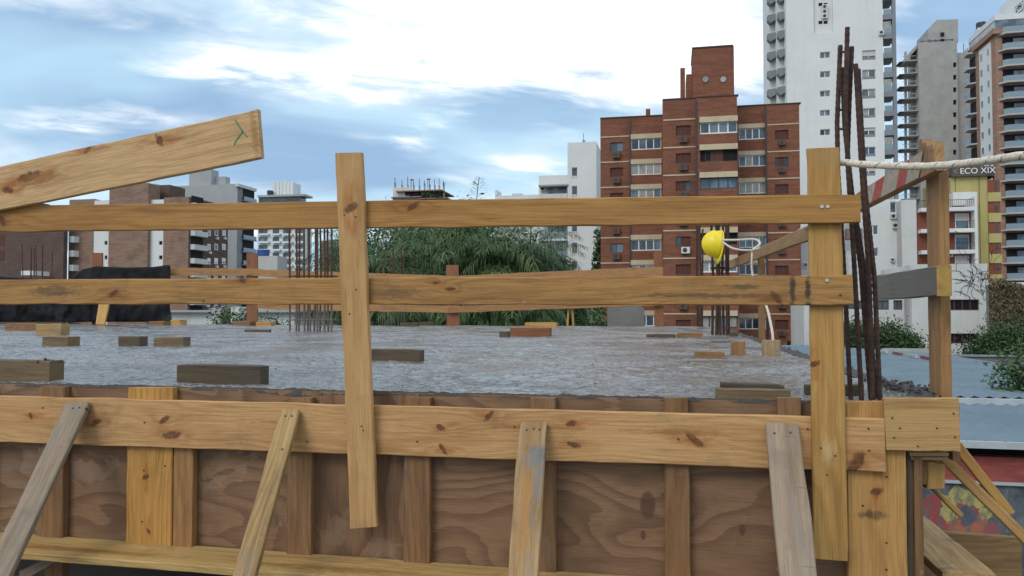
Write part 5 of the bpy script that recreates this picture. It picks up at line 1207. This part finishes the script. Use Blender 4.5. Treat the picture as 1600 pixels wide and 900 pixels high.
for k in range(15):
    t = 320 + 12.2 * k
    for x0, x1 in ((404, 418), (426, 436), (442, 455), (461, 473)):
        tw_.box('window', x0, t + 1.5, x1, t + 8, YW - .06, .055, random.choice([M_gl, M_gl2])); tw_.box('balcony', x0 - 1, t + 8, x1 + 1, t + 11, YW - 1.2, 1.19, M_white)
mb = MB(tw_.o); p = P(422, 303, Y=YW + 2); mb.tube([p - Vector((0, 0, .3)), p + Vector((0, 0, 1.2))], 1.1, 10).build('water_tank', M_metal, tw_.r)
YU = 238.7
cb = Bld('unfinished_block', 'distant concrete block under construction with columns sticking up', 655, YU); random.seed(43)
cb.box('wall', 613, 308, 655, None, YU, 16, M_raw); cb.box('wall', 655.2, 318, 698, None, YU + .5, 16, M_raw)
for x0, x1, yy in ((611, 658, 307), (655, 699, 309), (618, 690, 297), (630, 700, 317)): cb.box('floor_slab', x0, yy, x1, yy + 1.6, YU - 1.2, 15, M_bk2)
cb.box('parapet', 614, 293, 640, 307, YU + .2, .3, M_white2)
for x in (616, 627, 636, 645, 654, 662, 670, 678, 685, 692): 
    cb.box('column', x, random.uniform(285, 294), x + 2.2, 309, YU + 2 + random.uniform(0, 6), .5, M_raw); cb.box('starter_bar', x + .6, random.uniform(276, 283), x + 1.3, 291, YU + 2.2, .15, M_rust)
for x0, x1, y0, y1 in ((633, 643, 299, 305), (644, 654, 300, 306), (657, 668, 300, 308), (672, 684, 300, 308), (657, 668, 311, 317), (672, 690, 311, 317)): cb.box('opening', x0, y0, x1, y1, YU - .3, .25, M_void)
for x, t_ in ((642, 281), (668, 280)): cb.box('site_lamp', x, t_, x + .8, 300, YU + 1, .1, M_metal); cb.box('lamp_head', x - 1, t_ - 1, x + 4, t_ + .8, YU + 1, .3, M_metal)
YI = 109.6
wm = Bld('white_slab_building', 'white building with a tall blank slab left of the brick block', 900, YI); random.seed(44)
hol = [(893.5, y0, 902, y1) for y0, y1 in ((261.5, 279), (290.5, 308), (320, 336), (349, 366), (379, 400), (408, 424), (437, 453), (466, 482))]
wm.facade('wall', 887, 222, 932.5, None, YI, hol, M_white, 0.3)
a, c, z0, z1 = wm.rect(887, 222, 932.5, None, YI); wm.boxw('wall', a, c, YI + .302, YI + 10, ZG, z1 - .02, M_white)
for h in hol: f = wm.win(*h, YI, 1, M_frame, [M_gl], 0.15, 0.1); wm.box('sill_panel', h[0] + .5, h[3] - 4.5, h[2] - .5, h[3] - .8, YI + .1, .04, M_shutw, f)
wm.box('wing', 842, 274, 887, None, YI + 1.6, 9, M_white)
for k in range(7):
    t = 289 + 30 * k; zz = P(865, t + 24, Y=YI).z; x0, x1 = P(843, t, Y=YI).x, P(886.5, t, Y=YI).x
    sl = wm.boxw('balcony_slab', x0, x1, YI - .1, YI + 1.598, zz - .3, zz, M_white)
    wm.boxw('balustrade', x0, x1, YI - .08, YI - .03, zz + .003, zz + .95, M_rail if k else M_white2, sl)
    wm.boxw('glazing', x0 + 1.0, x1 - .4, YI + 1.5, YI + 1.596, zz + .003, zz + 2.1, M_gl2, sl); wm.boxw('curtain', x0 + 1.7, x0 + 2.5, YI + 1.47, YI + 1.498, zz + .05, zz + 2.0, M_curt, sl)
wm.ac(845, 291, 853, 299, YI + 1.6); wm.box('roof_slab', 841, 288, 888, 290.5, YI - .15, 1.74, M_grey)
wm.box('wing', 773.5, 305, 842, None, YI + 4, 10, M_white); wm.box('parapet', 773.5, 297, 777, 305.2, YI + 4, 3, M_white); wm.box('parapet', 800, 302, 815, 305.2, YI + 4, 3, M_white)
wm.box('antenna', 911.5, 208, 912.2, 222, YI + 2, .07, M_metal); wm.box('vent_pipe', 910, 218.5, 914.5, 222.2, YI + 2, .3, M_grey)
# low roofs behind the slab, left of centre
YH = 45.0
lh = Bld('low_white_house', 'low white house wall showing under the back rail at left', 360, YH); lh.box('wall', 262, 488, 460, None, YH, 6, M_white2); lh.box('roof', 255, 484.5, 470, 488, YH - .4, 7, M_grey); lh.box('chimney', 331, 480, 346, 505, YH - 1.5, 1, M_grey); lh.box('chimney', 361, 479, 374, 505, YH - 1.5, 1, M_white2)
bh = Bld('beige_house', 'pale house with a blue roof tank behind the back rail', 420, 70); bh.box('wall', 402, 400, 433, None, 70, 2, M_grey2); mb = MB(bh.o); p = P(411, 399, Y=71.5); mb.tube([p - Vector((0, 0, .1)), p + Vector((0, 0, .55))], .62, 14).build('water_tank', mat('tank_blue', col=(0.02, 0.07, 0.24), rough=.5), bh.r)
gh = Bld('grey_blue_block', 'small grey-blue block behind the dense starter bars', 522, 90); gh.box('wall', 512, 374, 548, None, 90, 6, M_dgrey); gh.box('side_wall', 500, 376, 511.8, None, 90.5, 6, M_bk2); gh.box('low_wall', 440, 455, 540, None, 60, 5, M_white2)
cw2 = Bld('concrete_stub', 'weathered concrete wall stub beyond the slab, beside the brick block', 978, 19.5, 'wall')
q = [(949, 482), (956, 477), (998, 476), (1006, 483)]
mb = MB(cw2.o); mb.prism([P(x, y, Y=19.5) for x, y in q] + [Vector((P(1007, 510, Y=19.5).x, 19.5, ZG)), Vector((P(949, 510, Y=19.5).x, 19.5, ZG))], (0, .4, 0)); mb.build('wall', M_concd, cw2.r)

# ---------------------------------------------------------------- metal roofed shed at lower right
def _metal(b, bs):
    tc = b.n('ShaderNodeTexCoord').outputs['Object']; n = b.noise(tc, 0.5, 5, 0.65); x, y, z = b.xyz(tc)
    s = b.noise(b.comb(b.m('MULTIPLY', x, 0.3), b.m('MULTIPLY', y, 3.0), 0.0), 1.0, 4, .6)
    c = b.mix(b.ramp(n, .35, .7), (0.17, 0.225, 0.265), (0.135, 0.185, 0.22)); b.put(bs.inputs['Base Color'], b.mix(b.ramp(s, .5, .8, 0, .4), c, (0.12, 0.165, 0.20))); bs.inputs['Roughness'].default_value = .8; bs.inputs['Specular IOR Level'].default_value = .2
M_tin = mat('tin_roof', _metal, metal=0.0)
zE = -2.25; YSH = P(1550, 690, Z=zE).y
shd = tag(empty('metal_shed', (8, YSH + 8, ZG)), 'shed with a blue-grey corrugated metal roof and painted wall at lower right', 'shed')
def corr(name, x0, x1, ya, za, yb, zb_, pitch, amp, m, parent, cut=None):
    """corrugated sheet, ribs running along y"""
    n = int((x1 - x0) / pitch * 4); V = []; Fc = []; ox, oy, oz = parent.location
    for i in range(n + 1):
        xx = x0 + (x1 - x0) * i / n; dz = amp * (0.5 + 0.5 * math.cos(i * PI / 2)) 
        y2 = yb if cut is None else min(yb, cut(xx)); t = (y2 - ya) / (yb - ya); z2 = za + (zb_ - za) * t
        V += [(xx - ox, ya - oy, za + dz - oz), (xx - ox, y2 - oy, z2 + dz - oz)]
    for i in range(n): Fc.append((2 * i, 2 * i + 2, 2 * i + 3, 2 * i + 1))
    return new(name, V, Fc, m, parent)
yR = P(1550, 634, Z=zE + 0.15).y
xl0 = XR + 0.25
corr('lower_roof_sheet', xl0, 26, YSH - .3, zE, yR, zE + 0.16, 0.34, 0.06, M_tin, shd)
pR = [P(1600, 600, Z=-1.95), P(1480, 556, Z=-1.95), P(1260, 540, Z=-1.95)]
yb1 = P(1290, 541, Z=-1.95).y
corr('upper_roof_sheet', xl0, 30, yR + .1, zE + 0.32, yb1, -1.93, 0.34, 0.06, M_tin, shd, cut=lambda xx: min(yb1, pR[0].y + (pR[1].y - pR[0].y) * max(0.0, (pR[0].x - xx)) / (pR[0].x - pR[1].x) if xx > pR[1].x else pR[1].y + (pR[2].y - pR[1].y) * (pR[1].x - xx) / (pR[1].x - pR[2].x)))
M_gut = plain('gutter_zinc', (0.42, 0.46, 0.48), .5, 2, .4, None, 0)
MB(shd.location).box(xl0, 26, yR - .05, yR + .12, zE + .165, zE + .33).build('gutter', M_gut, shd)
MB(shd.location).box(xl0, 26, YSH - .38, YSH - .28, zE - .08, zE + .05).build('gutter', M_gut, shd)
MB(shd.location).box(xl0, 26, YSH + .45, YSH + .6, zE - .62, zE - .01).build('painted_eaves_shade', M_void, shd)  # black strip, the shade under the eaves put in as colour
def _redw(b, bs):
    tc = b.n('ShaderNodeTexCoord').outputs['Object']; n = b.noise(tc, 3, 5, .7); x, y, z = b.xyz(tc); s = b.noise(b.comb(b.m('MULTIPLY', x, 1.5), y, b.m('MULTIPLY', z, 14.0)), 1.0, 4, .6)
    c = b.mix(b.ramp(n, .35, .7), (0.32, 0.075, 0.062), (0.22, 0.055, 0.048)); b.put(bs.inputs['Base Color'], b.mix(b.ramp(s, .55, .75, 0, .5), c, (0.42, 0.27, 0.24)))
yW_ = YSH - .05
zr1, zr2 = P(1550, 714, Y=yW_).z, P(1550, 752, Y=yW_).z
MB(shd.location).box(xl0, 26, yW_, yW_ + .3, zr2, zr1).build('red_band', mat('red_painted_wall', _redw, rough=.85), shd)
MB(shd.location).box(xl0, 26, yW_ - .06, yW_ + .02, zr2 - .06, zr2 - .002).build('ledge', M_gut, shd)
mc1 = P(1512, 800, Y=yW_); mc2 = P(1478, 815, Y=yW_)
def _mural(b, bs):
    tc = b.n('ShaderNodeTexCoord').outputs['Object']; x, y, z = b.xyz(tc)
    n = b.noise(tc, 1.6, 6, .7, .8); n2 = b.noise(b.comb(b.m('MULTIPLY', x, 6.0), y, b.m('MULTIPLY', z, 1.6)), 1.0, 5, .75); n3 = b.noise(tc, 4.5, 3, .6)
    c = b.mix(b.ramp(n, .35, .65), (0.045, 0.06, 0.075), (0.15, 0.17, 0.18))
    c = b.mix(b.ramp(n2, .55, .72, 0, .8), c, (0.30, 0.33, 0.34))
    def disc(p, rx, rz, ri=None):
        dx = b.m('DIVIDE', b.m('SUBTRACT', x, p.x - shd.location.x), rx); dz = b.m('DIVIDE', b.m('SUBTRACT', z, p.z - shd.location.z), rz)
        d2 = b.m('ADD', b.m('ADD', b.m('MULTIPLY', dx, dx), b.m('MULTIPLY', dz, dz)), b.m('MULTIPLY', b.m('SUBTRACT', n3, .5), 2.2))
        m1 = b.ramp(d2, 1.1, .9)
        return b.m('MULTIPLY', m1, b.ramp(d2, ri, ri + .15)) if ri else m1
    c = b.mix(b.m('MULTIPLY', disc(P(1480, 812, Y=yW_), .75, .45), b.ramp(n2, .3, .55)), c, (0.33, 0.05, 0.045))
    c = b.mix(disc(P(1510, 800, Y=yW_), .42, .48, .18), c, (0.42, 0.36, 0.12))
    c = b.mix(b.m('MULTIPLY', disc(P(1520, 826, Y=yW_), .5, .22), .8), c, (0.36, 0.07, 0.06))
    c = b.mix(disc(P(1512, 806, Y=yW_), .14, .2), c, (0.07, 0.085, 0.12))
    c = b.mix(b.ramp(b.noise(b.comb(b.m('MULTIPLY', x, 9.0), y, b.m('MULTIPLY', z, 3.0)), 1.0, 6, .8, .5), .42, .6, 0, .75), c, (0.10, 0.115, 0.125))
    b.put(bs.inputs['Base Color'], c)
MB(shd.location).box(xl0, 26, yW_ + .02, yW_ + .3, ZG, zr2 - .061).build('mural_wall', mat('graffiti_mural', _mural, rough=.85), shd)
MB(shd.location).box(xl0, 26, yW_ + .602, yb1 - 9, ZG, zE - .12).build('wall', M_concd, shd)
MB(shd.location).box(xl0, 14, yb1 - 9, yb1 - .5, ZG, -2.1).build('wall', M_concd, shd)
M_tile = plain('tile_faded_red', (0.25, 0.10, 0.085), .85, 3, .5, None, 0)
# red and white roof edging
for k in range(5):
    px = 1352 + 22 * k; p = P(px, 545 + 3.2 * k, Z=-1.8); q = P(px + 20, 548 + 3.2 * k, Z=-1.8)
    MB(shd.location).box(p.x, q.x, p.y - 1.2, p.y + .2, -1.88, -1.74).build('roof_tile_strip', M_tile if k % 2 == 0 else M_grey2, shd)
cw3 = Bld('grey_yard_wall', 'long grey yard wall with a dark coping beyond the metal roof', 1520, 46, 'wall'); cw3.box('wall', 1488, 558, 1640, None, 46, .4, M_concd); cw3.box('coping', 1486, 555.5, 1640, 558, 45.9, .6, M_dgrey)
cw4 = Bld('pale_yard_wall', 'pale lower yard wall left of the grey one', 1450, 50, 'wall'); cw4.box('wall', 1380, 545, 1487, None, 50, .4, M_grey)
dst = tag(MB().box(1, 40, 30, 30.5, ZG, ZG + .2).build('yard_kerb', M_concd), kind='structure')

# ================================================================ vegetation
def leafmat(name, c1, c2, rough=0.55):
    def fn(b, bs):
        tc = b.n('ShaderNodeTexCoord').outputs['Object']; n = b.noise(tc, 1.4, 4, .6); n2 = b.noise(tc, 9.0, 2, .6)
        b.put(bs.inputs['Base Color'], b.mix(b.m('MULTIPLY', b.m('ADD', b.ramp(n, .35, .65), b.ramp(n2, .35, .65)), .5), c1, c2)); bs.inputs['Roughness'].default_value = rough; bs.inputs['Specular IOR Level'].default_value = .25
    return mat(name, fn)
LM = [leafmat('leaf_deep', (0.03, 0.06, 0.022), (0.058, 0.105, 0.038)), leafmat('leaf_mid', (0.058, 0.105, 0.036), (0.10, 0.16, 0.058)), leafmat('leaf_light', (0.095, 0.15, 0.06), (0.16, 0.215, 0.092))]
M_bark = plain('bark', (0.13, 0.10, 0.075), .9, 3, .5, None, .3, bscale=12)
M_dry = leafmat('creeper_dry', (0.10, 0.070, 0.035), (0.20, 0.155, 0.085), .8); M_twig = mat('twig_dark', col=(0.03, 0.026, 0.022), rough=.9)
def leafmesh(name, quads, mats, parent):
    """quads: list of (p0,p1,p2,p3,mi)"""
    V = []; Fc = []; mi = []
    for q in quads:
        i = len(V); k = len(q) - 1; V += [tuple(p) for p in q[:k]]; Fc.append(tuple(range(i, i + k))); mi.append(q[k])
    me = bpy.data.meshes.new(name); me.from_pydata(V, [], Fc)
    for m in mats: me.materials.append(m)
    me.polygons.foreach_set('material_index', mi); me.update()
    o = bpy.data.objects.new(name, me); COL.objects.link(o); o.parent = parent; return o
def palm(base, h, nf, L, label, seed, group='palms behind the slab', lean=0.0):
    rs = random.Random(seed); root = tag(empty('palm_tree', base), label, 'tree', group)
    top = Vector((lean, 0, h)); MB().tube([Vector((0, 0, 0)), Vector((lean * .3, 0, h * .5)), top], [.19, .15, .12], 9).build('trunk', M_bark, root)
    Q = []
    for f in range(nf):
        az = rs.uniform(0, 2 * PI); el = math.radians(rs.triangular(-55, 82, 30)); ll = L * rs.uniform(.75, 1.1); mi = rs.choices([0, 1, 2], [4, 5, 3])[0]
        p = top + Vector((0, 0, rs.uniform(-.5, .3))); dr = Vector((math.cos(az) * math.cos(el), math.sin(az) * math.cos(el), math.sin(el))); n = 17; st_ = ll / n; prev = p
        for k in range(n):
            dr = (dr + Vector((0, 0, -1)) * (.06 + .10 * k / n)).normalized(); p2 = prev + dr * st_
            sd = dr.cross(Vector((0, 0, 1)))
            if sd.length < 1e-3: sd = Vector((1, 0, 0))
            sd.normalize()
            Q.append((prev + sd * .018, p2 + sd * .014, p2 - sd * .014, prev - sd * .018, mi))
            if k > 1:
                for s in (-1, 1):
                    for r2 in range(3):
                        lf = .78 * math.sin(PI * (.12 + .82 * k / n)) * rs.uniform(.7, 1.2); o_ = prev.lerp(p2, rs.random())
                        d1 = (sd * s * rs.uniform(.5, 1.0) + dr * .6 + Vector((0, 0, rs.uniform(-.5, .25)))).normalized(); a = o_ + d1 * lf * .55; d2 = (d1 + Vector((0, 0, -rs.uniform(.7, 1.8)))).normalized(); e = a + d2 * lf * .6
                        wv = d1.cross(Vector((rs.uniform(-.5, .5), rs.uniform(-.5, .5), 1))).normalized() * .0125; m2 = mi if rs.random() < .8 else rs.randrange(3)
                        Q.append((o_ - wv * .6, a - wv, a + wv, o_ + wv * .6, m2)); Q.append((a - wv, e, a + wv, m2))
            prev = p2
    leafmesh('crown', Q, LM, root); return root
def bushy(name, base, h, cr, label, seed, nclump=60, nleaf=90, ls=.16, mats=LM, group=None, cat='tree', trunk=True, flat=1.0, zlo=0.0):
    """leafy crown: clumps of leaf faces carried by limbs"""
    rs = random.Random(seed); root = tag(empty(name, base), label, cat, group); Q = []; rx, ry, rz = cr; c = Vector((0, 0, h - rz)); limbs = MB()
    if trunk: limbs.tube([Vector((0, 0, 0)), Vector((.1, 0, (h - rz) * .6)), c], [.05 * h * .25 + .06, .05 * h * .18 + .05, .06], 8)
    for k in range(nclump):
        while True:
            q = Vector((rs.uniform(-1, 1), rs.uniform(-1, 1), rs.uniform(-1, 1)))
            if q.length <= 1: break
        q = q * (.55 + .45 * rs.random()) if q.length < .5 else q
        cc = c + Vector((q.x * rx, q.y * ry, q.z * rz)); cs = rs.uniform(.14, .30) * min(rx, rz) + .12
        if trunk and k % 3 == 0: limbs.tube([c + Vector((0, 0, -rz * .5)), c.lerp(cc, .55) + Vector((0, 0, -.1 * rz)), cc], [.05, .03, .012], 5)
        tone = rs.choices([0, 1, 2], [5, 5, 2])[0] if len(mats) > 2 else 0
        for j in range(nleaf):
            p = cc + Vector((rs.gauss(0, cs), rs.gauss(0, cs), rs.gauss(0, cs * .8)))
            n_ = Vector((rs.gauss(0, 1), rs.gauss(0, 1), rs.gauss(.6, 1))).normalized(); t1 = n_.orthogonal().normalized(); t1 = (Matrix.Rotation(rs.uniform(0, 6.28), 3, n_) @ t1); t2 = n_.cross(t1); s = ls * rs.uniform(.6, 1.3)
            Q.append((p - t1 * s, p + t2 * s * .42, p + t1 * s, p - t2 * s * .42, tone if rs.random() < .75 else rs.randrange(len(mats))))
    if trunk: limbs.build('trunk', M_bark, root)
    leafmesh('crown', Q, mats, root); return root
def gx(px, Y): return P(px, 487, Y=Y).x
random.seed(51)
pal = [(560, 30, 425, 66, 3.2, 'palm hidden mostly by the hanging guard post'), (585, 33, 452, 64, 3.2, 'palm behind the hanging guard post, second palm from the left'), (625, 30, 430, 74, 3.3, 'palm behind the thin starter bars'), (668, 35, 390, 74, 3.5, 'tall palm left of the middle back post'),
       (705, 31, 440, 70, 3.1, 'palm standing behind the middle back post'), (742, 34, 385, 78, 3.6, 'tall palm just right of the middle back post'), (785, 31, 415, 78, 3.3, 'dense palm in the middle of the grove\'s right half'),
       (828, 33, 420, 70, 3.2, 'palm whose fronds overlap the white slab building'), (800, 28, 478, 54, 2.6, 'low palm behind the reddish timber pile'), (868, 36, 452, 30, 2.6, 'small palm at the grove\'s right end'), (650, 28, 482, 50, 2.6, 'low palm left of the middle back post'), (735, 28, 482, 54, 2.6, 'low palm right of the middle back post')]
for k, (px, Y, yt, nf, L, lab) in enumerate(pal): palm((gx(px, Y), Y, ZG), P(px, yt, Y=Y).z - ZG, nf, L, lab, 100 + k)
for k, (px, Y, yt, rx, rz, lab) in enumerate(((600, 40, 352, 2.6, 3.4, 'broad dark tree behind the palms at their left end'), (690, 42, 322, 3.0, 4.2, 'tallest dark tree behind the palms, tip above the upper rail'), (780, 40, 350, 2.8, 3.6, 'broad dark tree behind the palms, near the white building'), (845, 39, 440, 2.0, 2.6, 'low dark tree under the white slab building'), (905, 40, 470, 1.6, 2.4, 'dark bush tree at the foot of the white slab'))):
    bushy('leafy_tree', (gx(px, Y), Y, ZG), P(px, yt, Y=Y).z - ZG, (rx, 1.8, rz), lab, 200 + k, 95, 110, .13, group='dark trees behind the palms')
bushy('leafy_tree', (gx(730, 52), 52, ZG), P(715, 322, Y=52).z - ZG, (1.8, 1.4, 2.2), 'feathery tree top just above the upper rail right of the unfinished block', 231, 45, 80, .14)
# thin strip of tree between the white slab and the brick block
bushy('leafy_tree', (gx(937.5, 100), 100, ZG), P(937, 360, Y=100).z - ZG, (.8, 1.5, 7.0), 'thin strip of tree between the white slab and the brick block', 232, 70, 60, .3)
# shrubs at right, beyond the metal roof
for k, (px, Y, yt, rx, rz, lab) in enumerate(((1335, 56, 508, 1.6, 2.0, 'dark green hedge bush behind the tall rusty bars'), (1385, 57, 510, 1.8, 2.1, 'dark green hedge bush left of the corner post'), (1415, 56, 527, .8, 1.4, 'small bush at the hedge\'s right end'),
     (1565, 54, 516, 1.9, 2.2, 'dark rounded bush in front of the creeper wall'), (1598, 55, 505, 1.6, 2.4, 'dark bush at the right edge under the creeper'))):
    bushy('hedge_bush', (gx(px, Y), Y, ZG), P(px, yt, Y=Y).z - ZG, (rx, 1.2, rz), lab, 240 + k, 110, 170, .11, mats=[LM[0], LM[0], LM[1]], group='bushes beyond the metal roof', cat='bush', trunk=True)
bushy('young_tree', (gx(1600, 24), 24, ZG), P(1600, 545, Y=24).z - ZG, (.62, .5, .75), 'small light green tree cut by the right edge above the metal roof', 250, 34, 40, .08, cat='tree')
for k, (px, yt, lab) in enumerate(((352, 482, 'leafy potted shrub left of the left back post'), (382, 484, 'green shrub just left of the left back post'), (425, 490, 'low green shrub right of the left back post'), (940, 484, 'small pale shrub beside the concrete stub'))):
    bushy('garden_shrub', (gx(px, 22), 22, ZG), P(px, yt, Y=22).z - ZG, (.30, .25, .5), lab, 260 + k, 16, 30, .07, cat='shrub')
# creeper: dry leaves and stems over the wall, and bare vines on the white building
rs = random.Random(9); Q = []
a, c, z0, z1 = cw.rect(1545, 445, 1640, 560, 62)
for k in range(9000):
    u = rs.random(); xx = a + (c - a) * u; top_ = z1 + .5 - (2.3 * u * u) + .5 * noise.noise((xx * 1.2, 0, 0)); zz = z0 + (top_ - z0) * rs.random() ** .9; p = Vector((xx, 62 - abs(rs.gauss(.1, .16)), zz)) - cw.o
    t1 = Vector((rs.gauss(0, .5), rs.gauss(0, .3), rs.gauss(-1, .5))).normalized(); t2 = Vector((1, rs.gauss(0, .6), rs.gauss(0, .4))).normalized(); s = rs.uniform(.05, .16)
    Q.append((p - t1 * s, p + t2 * s * .4, p + t1 * s, p - t2 * s * .4, rs.choices([0, 1, 2], [9, 1, 3])[0]))
leafmesh('creeper_leaves', Q, [M_dry, LM[0], M_twig], cw.r)
mb = MB(lw.o); rs = random.Random(4)
def vine(p, d, n):
    pts = [p]
    for k in range(n):
        d = (d + Vector((rs.gauss(0, .35), 0, rs.gauss(0, .35)))).normalized(); p = p + d * .22; pts.append(p)
        if rs.random() < .35 and n > 3: vine(p, (d + Vector((rs.gauss(0, .9), 0, rs.gauss(0, .9)))).normalized(), n - 3)
    mb.tube(pts, .014, 4, cap=False)
for (px, py, dx, n) in ((1541, 500, -.3, 9), (1540, 470, -.8, 11), (1536, 460, -1, 11), (1500, 462, .2, 8), (1512, 458, -.5, 9), (1530, 450, -.6, 9), (1490, 455, .5, 7)): vine(P(px, py, Y=YL - .03), Vector((dx, 0, 1)).normalized(), n)
mb.build('bare_vine', M_twig, lw.r)
